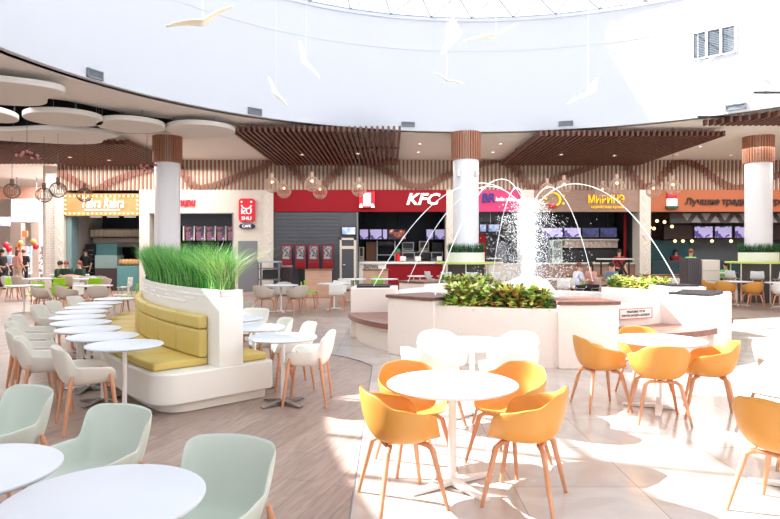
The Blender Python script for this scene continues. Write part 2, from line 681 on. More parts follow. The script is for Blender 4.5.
# slatted frieze: one relief panel of slats with the wave running over it
x0, x1 = wx(58), wx(780) + 3
mb = MB()
x = x0
while x < x1:
    mb.box(x, x + .075, WY - .06, WY, Z2, CH - .02)
    x += .168
fr = mb.build('trim_3', M_slatv, smooth=0)
struct(fr)
wave = [(59, 172), (75, 180), (92, 189), (100, 189), (112, 182), (131, 175), (150, 170), (170, 167), (182, 171), (192, 183), (200, 188), (208, 187), (220, 184), (240, 176), (260, 169), (272, 162), (282, 162), (292, 168), (305, 181), (313, 187), (322, 186), (335, 175), (347, 163), (355, 161), (365, 163), (390, 173), (402, 182), (415, 186), (428, 185), (440, 179), (451, 174), (470, 168), (485, 163), (497, 160), (505, 162), (515, 171), (525, 183), (534, 188), (545, 183), (560, 177), (585, 169), (600, 163), (613, 160), (622, 164), (630, 174), (640, 185), (647, 187), (655, 182), (668, 168), (680, 162), (690, 164), (700, 169), (715, 180), (730, 187), (742, 187), (760, 181), (780, 174), (800, 168)]
pts = [(wx(a), WY - .14, wz(b)) for a, b in wave]
# smooth the polyline
sm = []
for i in range(len(pts) - 1):
    p0, p1, p2, p3 = (Vector(pts[max(i - 1, 0)]), Vector(pts[i]), Vector(pts[i + 1]), Vector(pts[min(i + 2, len(pts) - 1)]))
    for t in (0, .33, .66):
        sm.append(.5 * ((2 * p1) + (-p0 + p2) * t + (2 * p0 - 5 * p1 + 4 * p2 - p3) * t * t + (-p0 + 3 * p1 - 3 * p2 + p3) * t ** 3))
mb = MB()
x = x0
while x < x1:
    xc = x + .04
    for a, b in zip(sm, sm[1:]):
        if a.x <= xc <= b.x:
            zc = a.z + (b.z - a.z) * (xc - a.x) / max(1e-6, b.x - a.x)
            sl = min(.22, abs((b.z - a.z) / max(1e-6, b.x - a.x)) * .1)
            mb.box(x - .025, x + .105, WY - .13, WY - .06, max(Z2, zc - .1 - sl), min(CH - .03, zc + .1 + sl))
            break
    x += .168
struct(mb.build('trim_4', M_wave))

# hanging slatted ceiling fields
def slat_field(x0, x1, y0, y1, z, h, step, label, clip=False):
    t = thing('slatted_ceiling_panel', label, 'ceiling panel', ((x0 + x1) / 2, (y0 + y1) / 2, z))
    m = MB()
    x = x0
    while x <= x1:
        ya = y0
        if clip:
            dx = x - DC[0]
            if abs(dx) < DR + .5:
                ya = max(y0, DC[1] + math.sqrt((DR + .5) ** 2 - dx * dx) - .35)
        if ya < y1 - .1:
            m.box(x, x + .07, ya, y1, z, z + h)
        x += step
    m.build('slats', M_slat, t, world=True, smooth=0)
    m = MB()
    for yy in (y0 + (y1 - y0) * .55, y1 - .4):
        m.box(x0, x1, yy, yy + .06, z + h, z + h + .05)
    for xx in (x0 + .4, (x0 + x1) / 2, x1 - .4):
        m.box(xx, xx + .03, y1 - .4, y1 - .37, z + h, CH)
        m.box(xx, xx + .03, y0 + (y1 - y0) * .55, y0 + (y1 - y0) * .55 + .03, z + h, CH)
    m.build('hanger_rail', M_black, t, world=True, smooth=0)
    return t
slat_field(-4.7, .35, 18.3, 25.7, 5.22, .16, .165, 'brown slatted ceiling field hanging over the red sign band')
slat_field(4.6, 10.3, 19.0, 25.7, 5.22, .16, .165, 'brown slatted ceiling field hanging over the brown noodle shop band')
slat_field(8.7, 16, 11.0, 17.9, 5.3, .16, .165, 'brown slatted ceiling field at the upper right edge', clip=True)
slat_field(-13.3, -8.6, 20.4, 25.8, 5.2, .16, .19, 'brown slatted ceiling field above the bulb-framed sign')
slat_field(-20, -13.6, 18.5, 25.5, 5.25, .12, .165, 'brown slatted ceiling field at the far left, by the corridor')

# white cloud panels
def cloud(px, py, w_, l_, z, label, lobes=0, ang=0):
    x, y = at(px, py, z)
    t = thing('acoustic_ceiling_cloud', label, 'ceiling panel', (x, y, z), ang, 'white cloud panels under the dark ceiling recess')
    out = []
    for i in range(48):
        a = 2 * PI * i / 48
        k = 1 + (.12 * math.cos(3 * a + lobes) + .06 * math.cos(5 * a) if lobes else .03 * math.cos(2 * a + 1))
        out.append((w_ / 2 * k * math.cos(a), l_ / 2 * k * math.sin(a)))
    MB().prism(out, 0, .14).build('panel', M_cloud, t, bevel=.02)
    m = MB()
    for (a, b) in ((-.3, -.3), (.3, -.3), (.3, .3), (-.3, .3)):
        m.tube([(a * w_, b * l_, .14), (a * w_, b * l_, CH - z + 1.18)], .008, 5)
    m.build('cable', M_grey, t)
cloud(-10, 93, 3.0, 2.3, 5.2, 'large wavy white ceiling cloud nearest the left edge', 1.1)
cloud(-14, 116, 1.3, 1.9, 5.15, 'white ceiling cloud cut by the left edge of the picture')
cloud(64, 120, 1.95, 1.9, 5.15, 'oval white ceiling cloud between the wavy one and the column')
cloud(131, 127, 1.8, 1.9, 5.15, 'white oval ceiling cloud just left of the left column top')
cloud(201, 131.5, 1.95, 2.1, 5.2, 'white oval ceiling cloud just right of the left column top', 0)
cloud(44, 137, 4.4, 2.3, 5.1, 'longest, lowest white ceiling cloud behind the others', 2.0)

# ------------------------------------------------------------------ columns
def column(x, y, label):
    t = thing('column', label, 'column', (x, y, 0), 0, 'round columns carrying the deck')
    MB().lathe([(.41, 0), (.41, 4.55), (.40, 4.6), (.36, 4.62)], 40).build('shaft', mat('white_column', (240, 243, 248), .3), t)
    m = MB()
    MB().lathe([(.40, 4.6), (.40, CH - .01)], 40).build('collar_core', M_cream, t)
    for k in range(34):
        a = 2 * PI * k / 34
        m.cbox((.44 * math.cos(a), .44 * math.sin(a), 5.06), (.07, .05, .88), a)
    m.build('slatted_collar', M_collar, t, smooth=30)
    return t
CMX, CMY = 2.45, 20.0
CRX, CRY = 12.3, 20.7
column(-7.43, 20.7, 'white round column with slatted wood collar behind the long grass')
column(CMX, CMY, 'white round column with wood collar rising behind the fountain')
column(CRX, CRY, 'white round column with wood collar at the right edge')
def spots(x, y):
    t = thing('spotlight_pair', 'two small silver spotlights clamped on the middle column', 'lamp', (x, y - .41, 4.1))
    for s in (-1, 1):
        m = MB().lathe([(0.0, 0), (.06, 0), (.07, .12), (.05, .2), (0, .21)], 14, (s * .3, .0, -.05))
        m.build('lamp_head', M_wsteel, t)
        MB().tube([(s * .3, .0, .1), (s * .24, .14, .12)], .015, 6).build('bracket', M_grey, t)
spots(CMX, CMY)

# ------------------------------------------------------------------ grass helper
def grass_mesh(name, spots_, hmin, hmax, width, mats, lean=.35, seed=3, seg=4):
    rg = random.Random(seed)
    vs, fs, mi = [], [], []
    for (x, y, z, s) in spots_:
        h = rg.uniform(hmin, hmax) * s
        a = rg.uniform(0, 2 * PI)
        ln = rg.uniform(.02, lean) * h
        dx, dy = math.cos(a) * ln, math.sin(a) * ln
        b = rg.uniform(0, PI)
        wx_, wy_ = math.cos(b) * width, math.sin(b) * width
        o_ = len(vs)
        for k in range(seg):
            t = k / seg
            w2 = 1 - t * .7
            vs.append((x + dx * t * t - wx_ * w2, y + dy * t * t - wy_ * w2, z + h * (t - .12 * t * t * lean)))
            vs.append((x + dx * t * t + wx_ * w2, y + dy * t * t + wy_ * w2, z + h * (t - .12 * t * t * lean)))
        vs.append((x + dx, y + dy, z + h * (1 - .12 * lean)))
        q = rg.randrange(len(mats))
        for k in range(seg - 1):
            fs.append((o_ + 2 * k, o_ + 2 * k + 1, o_ + 2 * k + 3, o_ + 2 * k + 2))
            mi.append(q)
        fs.append((o_ + 2 * seg - 2, o_ + 2 * seg - 1, o_ + 2 * seg))
        mi.append(q)
    me = bpy.data.meshes.new(name)
    me.from_pydata(vs, [], fs)
    for m in mats:
        me.materials.append(m)
    me.polygons.foreach_set('material_index', mi)
    me.update()
    return me
G = [mat('grass_a', (70, 150, 62), .5), mat('grass_b', (104, 180, 84), .5), mat('grass_c', (50, 120, 56), .5), mat('grass_d', (150, 200, 110), .5)]
GD = [mat('dark_grass_a', (38, 92, 44), .6), mat('dark_grass_b', (58, 118, 58), .6), mat('dark_grass_c', (30, 74, 38), .6)]
M_soil = mat('soil', (70, 50, 38), .9)

# ------------------------------------------------------------------ bar rings with grass round two columns
def stool_proto():
    t = thing('bar_stool', '', 'stool')
    s = MB()
    vs, fs = [], []
    N = 9
    prof = [(.16, 0.0), (.12, .01), (0, 0), (-.13, .0), (-.19, .05), (-.215, .16), (-.225, .27)]
    for (y, z) in prof:
        for i in range(N):
            u = i / (N - 1) * 2 - 1
            wd = .2 if z < .1 else .19
            vs.append((u * wd, y + .03 * u * u * (1 if y < -.1 else 0), .78 + z + .02 * u * u))
    for a in range(len(prof) - 1):
        for i in range(N - 1):
            fs.append((a * N + i, a * N + i + 1, (a + 1) * N + i + 1, (a + 1) * N + i))
    me = solid(vs, fs, .014)
    me.materials.append(mat('white_stool_shell', (222, 228, 228), .4))
    put('shell', me, t)
    for sx in (-1, 1):
        for sy in (-1, 1):
            MB().tube([(sx * .12, sy * .12, .79), (sx * .2, sy * .2, 0)], [.018, .012], 8).build('leg', M_oak, t)
    MB().tube([(-.17, -.17, .28), (.17, -.17, .28), (.17, .17, .28), (-.17, .17, .28)], .008, 6, closed=True).build('footrest', M_oak, t)
    return t
def solid(vs, fs, th, crease=True, sub=1):
    me = bpy.data.meshes.new('shell')
    me.from_pydata([tuple(v) for v in vs], [], fs)
    o_ = bpy.data.objects.new('tmp', me)
    COL.objects.link(o_)
    s1 = o_.modifiers.new('s', 'SOLIDIFY')
    s1.thickness = th
    s1.offset = 0
    if sub:
        s2 = o_.modifiers.new('u', 'SUBSURF')
        s2.levels = sub
    dg = bpy.context.evaluated_depsgraph_get()
    m2 = bpy.data.meshes.new_from_object(o_.evaluated_get(dg))
    bpy.data.objects.remove(o_)
    m2.shade_smooth()
    return m2
STOOL = stool_proto()
def ring_bar(x, y, where, stools, r0=1.0):
    t = thing('ring_bar_table', 'lime ring-shaped bar table around the ' + where, 'table', (x, y, 0), 0, 'ring bars around the columns')
    MB().lathe([(.62, 1.28), (r0, 1.28), (r0, 1.33), (.62, 1.33), (.62, 1.28)], 48).build('tabletop', M_lime, t)
    m = MB()
    for k in range(6):
        a = PI / 3 * k + .4
        m.tube([(r0 * .82 * math.cos(a), r0 * .82 * math.sin(a), 0), (r0 * .82 * math.cos(a), r0 * .82 * math.sin(a), 1.28)], .02, 8)
    m.build('legs', M_wsteel, t)
    p = thing('round_planter', 'white ring planter of grass wrapped around the ' + where, 'planter', (x, y, 0), 0, 'ring planters around the columns')
    MB().lathe([(.43, 1.3), (.6, 1.3), (.6, 1.64), (.57, 1.64), (.57, 1.55), (.43, 1.55)], 40).build('pot', M_white, p)
    MB().lathe([(.43, 0), (.59, 0), (.59, 1.3), (.43, 1.3)], 40).build('dark_plinth', mat('dark_plinth', (84, 80, 78), .6), p)
    MB().lathe([(.42, 1.56), (.57, 1.56)], 40).build('soil', M_soil, p)
    rg = random.Random(int(x * 10))
    sp = []
    for _ in range(1500):
        a = rg.uniform(0, 2 * PI)
        r_ = rg.uniform(.44, .57)
        sp.append((x + r_ * math.cos(a), y + r_ * math.sin(a), 1.56, 1))
    o_ = put('planter_grass', grass_mesh('planter_grass', sp, .28, .46, .006, GD, .5, int(x * 7)))
    tag(o_, 'short dark green grass growing around the ' + where, 'grass', None, 'stuff')
    for k, a in enumerate(stools):
        ar = R(a)
        sx, sy = x + (r0 + .22) * math.cos(ar), y + (r0 + .22) * math.sin(ar)
        place(STOOL, (sx, sy, 0), face(x - sx, y - sy), 'white shell bar stool at the ring bar of the %s, %s from the left' % (where, NUM[k]), 'bar stools at the ring bars')
ring_bar(CMX, CMY, 'middle column', (205, 238, 270, 302, 335))
ring_bar(CRX, CRY, 'right column', (205, 238, 270, 302, 335))

# ------------------------------------------------------------------ drum fittings
def on_drum(px, py):
    k = (px - 390) / 620
    a = k * k + 1
    b = -2 * (k * DC[0] + DC[1])
    c = DC[0] ** 2 + DC[1] ** 2 - DR * DR
    d = (-b + math.sqrt(b * b - 4 * a * c)) / (2 * a)
    return k * d, d, 1.72 + (250 - py) / 620 * d
def vent(px, py, w_, h_, label, cells=1):
    x, y, z = on_drum(px, py)
    a = math.atan2(y - DC[1], x - DC[0])
    t = thing('air_grille', label, 'vent', (x - .04 * math.cos(a), y - .04 * math.sin(a), z), a - PI / 2, 'grey air grilles on the white drum')
    fm = MB()
    sl = MB()
    cw = w_ / cells
    for c in range(cells):
        xa = -w_ / 2 + c * cw
        fm.box(xa, xa + cw, -.02, .05, -h_ / 2, -h_ / 2 + .03)
        fm.box(xa, xa + cw, -.02, .05, h_ / 2 - .03, h_ / 2)
        fm.box(xa, xa + .03, -.02, .05, -h_ / 2, h_ / 2)
        fm.box(xa + cw - .03, xa + cw, -.02, .05, -h_ / 2, h_ / 2)
        n_ = max(3, int(h_ / .05))
        for k in range(n_):
            zz = -h_ / 2 + .03 + (h_ - .06) * (k + .5) / n_
            sl.box(xa + .03, xa + cw - .03, -.0, .02, zz - .012, zz + .012)
    sl.box(-w_ / 2 + .02, w_ / 2 - .02, .03, .045, -h_ / 2 + .02, h_ / 2 - .02)
    fm.build('frame', M_wsteel if cells > 1 else M_grey, t, smooth=0)
    sl.build('louvres', mat('grille_grey', (118, 128, 138), .5), t, smooth=0)
vent(714, 43, 1.1, .78, 'large three-part grey window grille high on the right of the drum', 3)
vent(408, 124.5, .42, .15, 'small grey air grille low on the drum, left of the middle column')
vent(566, 123.5, .43, .14, 'small grey air grille low on the drum, right of the middle column')
vent(736, 107, .52, .16, 'small grey air grille low on the drum, under the three-part grille')
vent(94, 74.5, .42, .2, 'small grey air grille on the far left of the drum')
vent(254.5, 111.5, .42, .18, 'small grey air grille on the drum above the right ceiling cloud')

# hanging paper gulls
def gull(px, py, d, span, chord, yaw, roll, dih, label, pitch=0):
    x, y, z = atd(px, py, d)
    t = thing('hanging_bird_sculpture', label, 'hanging decoration', (x, y, z), 0, 'white bird mobiles in the atrium')
    t.rotation_euler = (R(pitch), R(roll), R(yaw))
    vs, fs = [], []
    NU, NV = 13, 5
    for i in range(NU):
        u = i / (NU - 1) * 2 - 1
        cw = chord * (1 - .75 * abs(u) ** 1.3)
        for j in range(NV):
            v = j / (NV - 1) - .5
            zz = dih * abs(u) ** .9 * span * .5 - .12 * span * dih * u * u * 2
            vs.append((u * span / 2, v * cw + .12 * abs(u) * span, zz - .15 * cw * (4 * v * v)))
    for i in range(NU - 1):
        for j in range(NV - 1):
            a = i * NV + j
            fs.append((a, a + 1, a + NV + 1, a + NV))
    me = solid(vs, fs, .02)
    me.materials.append(mat('paper_white', (255, 246, 224), .6))
    put('wings', me, t)
    m = MB().tube([(0, 0, 0), (0, 0, max(.3, 9.2 - z))], .0035, 5)
    c = m.build('wire', M_wsteel, t)
    c.rotation_euler = Matrix.Rotation(0, 3, 'X').to_euler()
    q = t.rotation_euler.to_matrix().inverted()
    c.rotation_euler = q.to_euler()
gull(203, 21, 11, 1.25, .35, 15, -22, .45, 'white hanging bird at the upper left, wings spread wide')
gull(306, 61, 12, .8, .5, 20, 60, .35, 'upright white hanging bird left of centre, upper of the near pair', 25)
gull(276, 92, 13, .7, .5, 20, 55, .3, 'greyish hanging bird left of centre, lower of the near pair', 15)
gull(452, 36, 12, .75, .5, 10, -75, .3, 'cream hanging bird standing upright just under the skylight', 20)
gull(447, 80, 12, .6, .15, -10, 24, .4, 'small thin hanging bird above the middle column')
gull(496, 35, 13, 1.3, .25, 10, -20, .35, 'long thin hanging bird right under the skylight rim')
gull(588, 93, 12, .85, .4, 15, -40, .4, 'white hanging bird above the right slatted ceiling field')
gull(698, 68, 12, 1.0, .35, 15, -22, .3, 'white hanging bird below the three-part window grille')

# ------------------------------------------------------------------ downlights
def downlight_proto():
    t = thing('downlight', '', 'lamp')
    MB().lathe([(.055, 0), (.08, 0), (.08, -.02), (.055, -.015)], 18).build('rim', M_white, t)
    MB().lathe([(0, -.004), (.056, -.004)], 18).build('lens', M_lamp, t)
    return t
DL = downlight_proto()
for px, py, z, lb in ((420, 143.5, CH - .001, 'round downlight left of the middle column collar, nearer one'), (418.5, 152, CH - .001, 'round downlight left of the middle column collar, farther one'),
                      (500.5, 143.5, CH - .001, 'round downlight right of the middle column collar, nearer one'), (493, 152, CH - .001, 'round downlight right of the middle column collar, farther one'),
                      (700, 146.5, CH - .001, 'round downlight left of the right column collar, topmost'), (677, 154.5, CH - .001, 'round downlight between right slatted field and right column, lower left'),
                      (731, 155, CH - .001, 'round downlight beside the right column collar'), (16, 167, CH - .001, 'round downlight over the left corridor, nearest the edge'),
                      (49, 176, CH - .001, 'round downlight over the left corridor, farthest in'), (302, 154.5, 5.2, 'downlight in the slats left over the red band'),
                      (561, 154.5, 5.2, 'downlight in the slats over the noodle shop, left one'), (614.5, 155.5, 5.2, 'downlight in the slats over the noodle shop, right one'),
                      (358, 153.5, 5.2, 'downlight in the slats right over the red band'), (70, 157, 5.18, 'downlight in the slats over the bulb sign, left one'), (109, 160, 5.18, 'downlight in the slats over the bulb sign, right one')):
    x, y = at(px, py, z)
    place(DL, (x, y, z), 0, lb, 'ceiling downlights')

# ------------------------------------------------------------------ pendant cages
M_cage = mat('pendant_wood', (206, 176, 158), .5)
M_cage2 = mat('pendant_brown', (120, 92, 72), .5)
def pendant_proto(m):
    t = thing('globe_pendant', '', 'pendant lamp')
    g = MB()
    r_ = .225
    for k in range(12):
        a = PI * k / 12 * 1.0
        g.tube([(r_ * math.cos(a) * math.sin(b), r_ * math.sin(a) * math.sin(b), r_ * math.cos(b)) for b in [2 * PI * i / 24 for i in range(24)]], .0065, 5, closed=True)
    for z in (-.12, .1):
        rr_ = math.sqrt(r_ * r_ - z * z)
        g.tube([(rr_ * math.cos(2 * PI * i / 24), rr_ * math.sin(2 * PI * i / 24), z) for i in range(24)], .006, 5, closed=True)
    g.build('cage', m, t)
    sk = MB().lathe([(.0, .36), (.05, .36), (.055, .2), (.04, .14), (0, .14)], 16).build('socket', m, t)
    MB().sphere((0, 0, .09), .045, 12).build('bulb', M_bulb if m is M_cage else M_cream, sk)
    MB().tube([(0, 0, .36), (0, 0, 2.4)], .005, 5).build('cord', M_black, t)
    return t
PA = pendant_proto(M_cage)
PB = pendant_proto(M_cage2)
for px, py, d, pr, lb in ((12, 191, 18.5, PB, 'dark wire globe pendant nearest the left edge'), (44, 195, 18.5, PB, 'dark wire globe pendant left, lowest of the dark ones'),
                          (58, 190, 18, PB, 'dark wire globe pendant just left of the bulb-framed sign'), (84.5, 195, 19.5, PB, 'dark wire globe pendant in front of the bulb-framed sign'),
                          (272, 185, 18.5, PA, 'pale wire globe pendant above the wavy pilaster left of the red band'), (284, 191, 20, PA, 'pale wire globe pendant at the left end of the red band, lower one'),
                          (312, 184, 18.5, PA, 'pale wire globe pendant over the kiosks, upper one'), (320, 192, 20, PA, 'pale wire globe pendant over the kiosks, lower one'),
                          (359, 189, 19, PA, 'pale wire globe pendant touching the red and white square sign'), (547, 190, 19.5, PA, 'pale wire globe pendant beside the round noodle shop emblem'),
                          (564, 187, 19.5, PA, 'pale wire globe pendant left of the yellow letters'), (602.5, 192, 20.5, PA, 'pale wire globe pendant over the yellow letters, lower one'),
                          (617, 186, 19, PA, 'pale wire globe pendant over the yellow letters, upper one'), (653.5, 191, 20, PA, 'pale wire globe pendant over the right pilaster'),
                          (673, 187.5, 19, PA, 'pale wire globe pendant over the red and white figure sign')):
    x, y, z = atd(px, py, d)
    q = place(pr, (x, y, z), rnd.uniform(0, 1), lb, 'wire globe pendants')
    for ch in q.children:
        if ch.name.startswith('cord'):
            ch.scale.z = ((CH - z) if 'sign' not in lb or 'red' in lb else (5.2 - z)) / 2.4
def molecule(px, py, d, label):
    x, y, z = atd(px, py, d)
    t = thing('bubble_chandelier', label, 'chandelier', (x, y, z), 0, 'small bubble chandeliers')
    rg = random.Random(int(px))
    m = MB()
    g = MB()
    for k in range(11):
        a = rg.uniform(0, 2 * PI)
        p = (rg.uniform(.1, .3) * math.cos(a), rg.uniform(.1, .3) * math.sin(a), rg.uniform(-.12, .12))
        MB().sphere(p, .045, 10).build('glass_ball', mat('rose_glass', (180, 110, 110), .1), t)
        g.tube([(0, 0, 0), p], .006, 5)
    g.build('arms', M_black, t)
    MB().tube([(0, 0, 0), (0, 0, CH + 1.2 - z)], .006, 5).build('cord', M_black, t)
molecule(27, 154, 17, 'rose bubble chandelier at the left edge under the ceiling clouds')
molecule(147, 168, 19, 'rose bubble chandelier beside the left column collar')

# ------------------------------------------------------------------ shop fronts
def boxthing(name, label, cat, x0, x1, y0, y1, z0, z1, m, part='body', bevel=.01, group=None):
    t = thing(name, label, cat, ((x0 + x1) / 2, (y0 + y1) / 2, z0), 0, group)
    MB().box(x0, x1, y0, y1, z0, z1).build(part, m, t, world=True, smooth=0, bevel=bevel)
    return t
FY = WY - .12
# pilasters with the wavy line
def pilaster(px0, px1, label, z1=Z2, m=None):
    x0_, x1_ = wx(px0), wx(px1)
    t = thing('pilaster', label, 'pillar', ((x0_ + x1_) / 2, WY, 0), 0, 'pale pilasters between the shops')
    MB().box(x0_, x1_, FY - .06, WY + .6, 0, z1).build('body', m or M_cream, t, world=True, smooth=0)
    g = MB()
    n_ = 30
    w_ = (x1_ - x0_) * .3
    pp = [((x0_ + x1_) / 2 + w_ * math.sin(i * 1.9) * (1 if i % 3 else .3), FY - .075, .4 + (z1 - .6) * i / n_) for i in range(n_ + 1)]
    g.tube(pp, .012, 5)
    g.build('zigzag_line', mat('pale_line', (246, 242, 236), .5), t, world=True)
pilaster(57, 66, 'pale zigzag pilaster left of the bulb-framed sign')
pilaster(141, 151, 'pale zigzag pilaster right of the bulb-framed sign')
pilaster(264, 274, 'pale zigzag pilaster between the cream cafe wall and the red band')
pilaster(446, 454, 'pale zigzag pilaster left behind the middle column')
pilaster(520, 533, 'pale zigzag pilaster seen behind the water jet')
pilaster(638, 649, 'pale zigzag pilaster between noodle shop and orange band')

def fascia(name, label, px0, px1, m, py0=190, py1=212, y0=FY):
    return boxthing(name, label, 'sign', wx(px0), wx(px1), y0, WY + .1, wz(py1), wz(py0), m, 'panel', .01)
# 1 bulb-framed sign
t = fascia('illuminated_sign', 'golden shop sign framed by glowing round bulbs, white script letters', 66.5, 141, M_goldb, 194, 216)
MB().box(wx(66), wx(141.5), FY - .05, FY, wz(216), wz(214.8)).box(wx(66), wx(141.5), FY - .05, FY, wz(195.2), wz(194)).box(wx(66), wx(67), FY - .05, FY, wz(216), wz(194)).box(wx(140.5), wx(141.5), FY - .05, FY, wz(216), wz(194)).build('frame', M_goldb, t, world=True)
bp = []
for k in range(17):
    bp += [(68 + k * 4.45, 196.5), (68 + k * 4.45, 213.8)]
for k in range(1, 4):
    bp += [(68, 196.5 + k * 4.3), (139.2, 196.5 + k * 4.3)]
for (a, b) in bp:
    MB().sphere((wx(a), FY - .09, wz(b)), .042, 8).build('bulb', M_bulb, t, world=True)
text('lettering', 'Tabra Rabra', .62, (wx(104), FY - .05, wz(203.5)), M_lit, t, shear=.25, offset=.0, width=1.75)
MB().box(wx(86), wx(121), FY - .03, FY, wz(211), wz(209.3)).build('subtitle_bar', M_lit, t, world=True)
# 2 cream cafe wall
t = thing('cafe_facade', 'cream cafe front wall with a wide rounded opening', 'wall', (wx(207), WY, 0))
m = MB()
m.box(wx(151), wx(264), FY, WY + .2, wz(213), Z2)
m.box(wx(233.5), wx(264), FY, WY + .2, 0, wz(213))
m.box(wx(151), wx(233.5), FY, WY + .2, 0, wz(262))
m.build('wall_panel', M_cream, t, world=True, smooth=0)
MB().box(wx(151), wx(234), FY - .03, FY + .05, wz(214), wz(213)).box(wx(233), wx(234), FY - .03, FY + .05, wz(262), wz(213)).build('opening_trim', M_grey, t, world=True)
t = thing('shop_sign', 'red rounded letters on the cream cafe wall beside the left column', 'sign', (wx(188), FY - .05, wz(202)))
text('lettering', 'nunu', .5, (wx(188), FY - .05, wz(202.5)), M_redb, t, shear=.15, offset=.02, width=.72)
def rr_prism(x0, x1, z0, z1, r_, y0, y1, mi=0, mb_=None):
    pts_ = []
    for cx, cz, a0 in ((x1 - r_, z1 - r_, 0), (x0 + r_, z1 - r_, 90), (x0 + r_, z0 + r_, 180), (x1 - r_, z0 + r_, 270)):
        for k in range(6):
            a = R(a0 + 18 * k)
            pts_.append((cx + r_ * math.cos(a), cz + r_ * math.sin(a)))
    n_ = len(pts_)
    mm = mb_ or MB()
    mm.add([(x, y0, z) for x, z in pts_] + [(x, y1, z) for x, z in pts_], [tuple(range(n_)), tuple(range(n_, 2 * n_))[::-1]] + [(i, (i + 1) % n_, n_ + (i + 1) % n_, n_ + i) for i in range(n_)], mi)
    return mm
t = thing('blade_sign', 'red square cafe sign with white smile and letters', 'sign', (wx(248), FY - .1, wz(222)))
rr_prism(wx(240.2), wx(256), wz(222), wz(199), .12, FY - .15, FY - .0).build('panel', M_redb, t, world=True)
mm = MB()
mm.tube([(wx(248) + .2 * math.cos(R(a)), FY - .17, wz(205.2) + .17 * math.sin(R(a))) for a in range(185, 360, 12)], .025, 6)
mm.sphere((wx(248) - .2, FY - .17, wz(202.4)), .04, 8)
mm.sphere((wx(248) + .2, FY - .17, wz(202.4)), .04, 8)
mm.build('smile', M_lit, t, world=True)
text('lettering', 'kU', .32, (wx(248), FY - .17, wz(212)), M_lit, t, offset=.002, width=.42)
text('lettering', 'SHU', .2, (wx(248), FY - .17, wz(218.8)), M_lit, t, offset=.0, width=.4)
t = thing('oval_sign', 'dark oval cafe sign under the red square sign', 'sign', (wx(248), FY - .1, wz(228)))
rr_prism(wx(240.5), wx(256), wz(228.6), wz(224.2), .09, FY - .12, FY).build('panel', mat('indigo_panel', (40, 26, 74), .4), t, world=True)
text('lettering', 'CAFE', .16, (wx(248), FY - .14, wz(226.4)), M_lit, t)
# menu boards of the cafe
for k in range(5):
    t = thing('menu_board', 'slanted dark menu board in the cafe opening, %s from the left' % NUM[k], 'menu', (wx(184 + k * 10.5, 26.6), 26.6, wz(240, 26.6)), 0, 'slanted menu boards of the cafe')
    a = wx(183.5 + k * 10.5, 26.6)
    b = wx(192.5 + k * 10.5, 26.6)
    mm = MB().add([(a + .06, 26.6, wz(226.5, 26.6)), (b + .06, 26.6, wz(226.5, 26.6)), (b + .02, 26.5, wz(240.5, 26.6)), (a + .14, 26.5, wz(240.5, 26.6)), (a + .06, 26.65, wz(226.5, 26.6)), (b + .06, 26.65, wz(226.5, 26.6)), (b + .02, 26.55, wz(240.5, 26.6)), (a + .14, 26.55, wz(240.5, 26.6))],
                    [(0, 1, 2, 3), (4, 7, 6, 5), (0, 4, 5, 1), (1, 5, 6, 2), (2, 6, 7, 3), (3, 7, 4, 0)])
    mm.build('board', ramp_mat('cafe_menu', [(.35, (30, 32, 60)), (.5, (120, 60, 60)), (.6, (50, 60, 110)), (.72, (190, 170, 190))], scale=4, emit=.45, interp='CONSTANT'), t, world=True, smooth=0)
    MB().box(a - .03, a + .03, 26.6, 26.66, wz(240.5, 26.6), wz(226, 26.6)).build('divider', M_wsteel, t, world=True, smooth=0)
boxthing('cafe_back_panel', 'grey glazed upper panel behind the slanted menu boards', 'panel', wx(181, 26.9), wx(234, 26.9), 26.9, 27.0, wz(226, 26.9), 4.23, M_dgrey)
boxthing('cafe_counter', 'teal-fronted service counter in the cafe opening', 'counter', wx(181, 27.2), wx(234, 27.2), 27.1, 27.9, 0, 1.25, M_teal)
boxthing('utility_door_panel', 'plain grey service door set in the cream cafe wall', 'door', wx(239), wx(258), FY - .03, FY + .04, 0, wz(241), M_grey)

# 3 red restaurant
t = fascia('shop_sign', 'long red sign band with white KFC letters', 274, 446, M_red)
text('lettering', 'KFC', .66, (wx(421.5), FY - .04, wz(200)), M_lit, t, shear=.28, offset=.018, width=1.42)
t = thing('square_sign', 'square red and white striped sign hanging on the red band', 'sign', (wx(367), FY - .1, wz(208)))
MB().box(wx(359.3), wx(375), FY - .12, FY, wz(208), wz(192)).build('panel', M_redb, t, world=True, smooth=0)
mm = MB()
mm.box(wx(363.5), wx(371), FY - .14, FY - .12, wz(206.5), wz(193.5))
mm.add([(wx(359.3), FY - .14, wz(208)), (wx(363), FY - .14, wz(208)), (wx(362), FY - .14, wz(203.5)), (wx(360), FY - .14, wz(205))], [(0, 1, 2, 3)])
mm.add([(wx(371.3), FY - .14, wz(208)), (wx(375), FY - .14, wz(208)), (wx(374), FY - .14, wz(205)), (wx(372), FY - .14, wz(203.5))], [(0, 1, 2, 3)])
mm.build('white_stripes', M_lit, t, world=True, smooth=0)
t = thing('dark_wall_cladding', 'dark grey plank cladding behind the red kiosks', 'wall', (wx(316), WY, 0))
mm = MB()
for k in range(22):
    z = k * .15
    mm.box(wx(274), wx(340), FY + .02, WY + .2, z, z + .14)
mm.box(wx(274), wx(358), FY + .05, WY + .2, 2.1, 3.3)
mm.box(wx(274), wx(340), FY + .05, WY + .2, 0, 3.3)
mm.build('planks', M_dgrey, t, world=True, smooth=0)
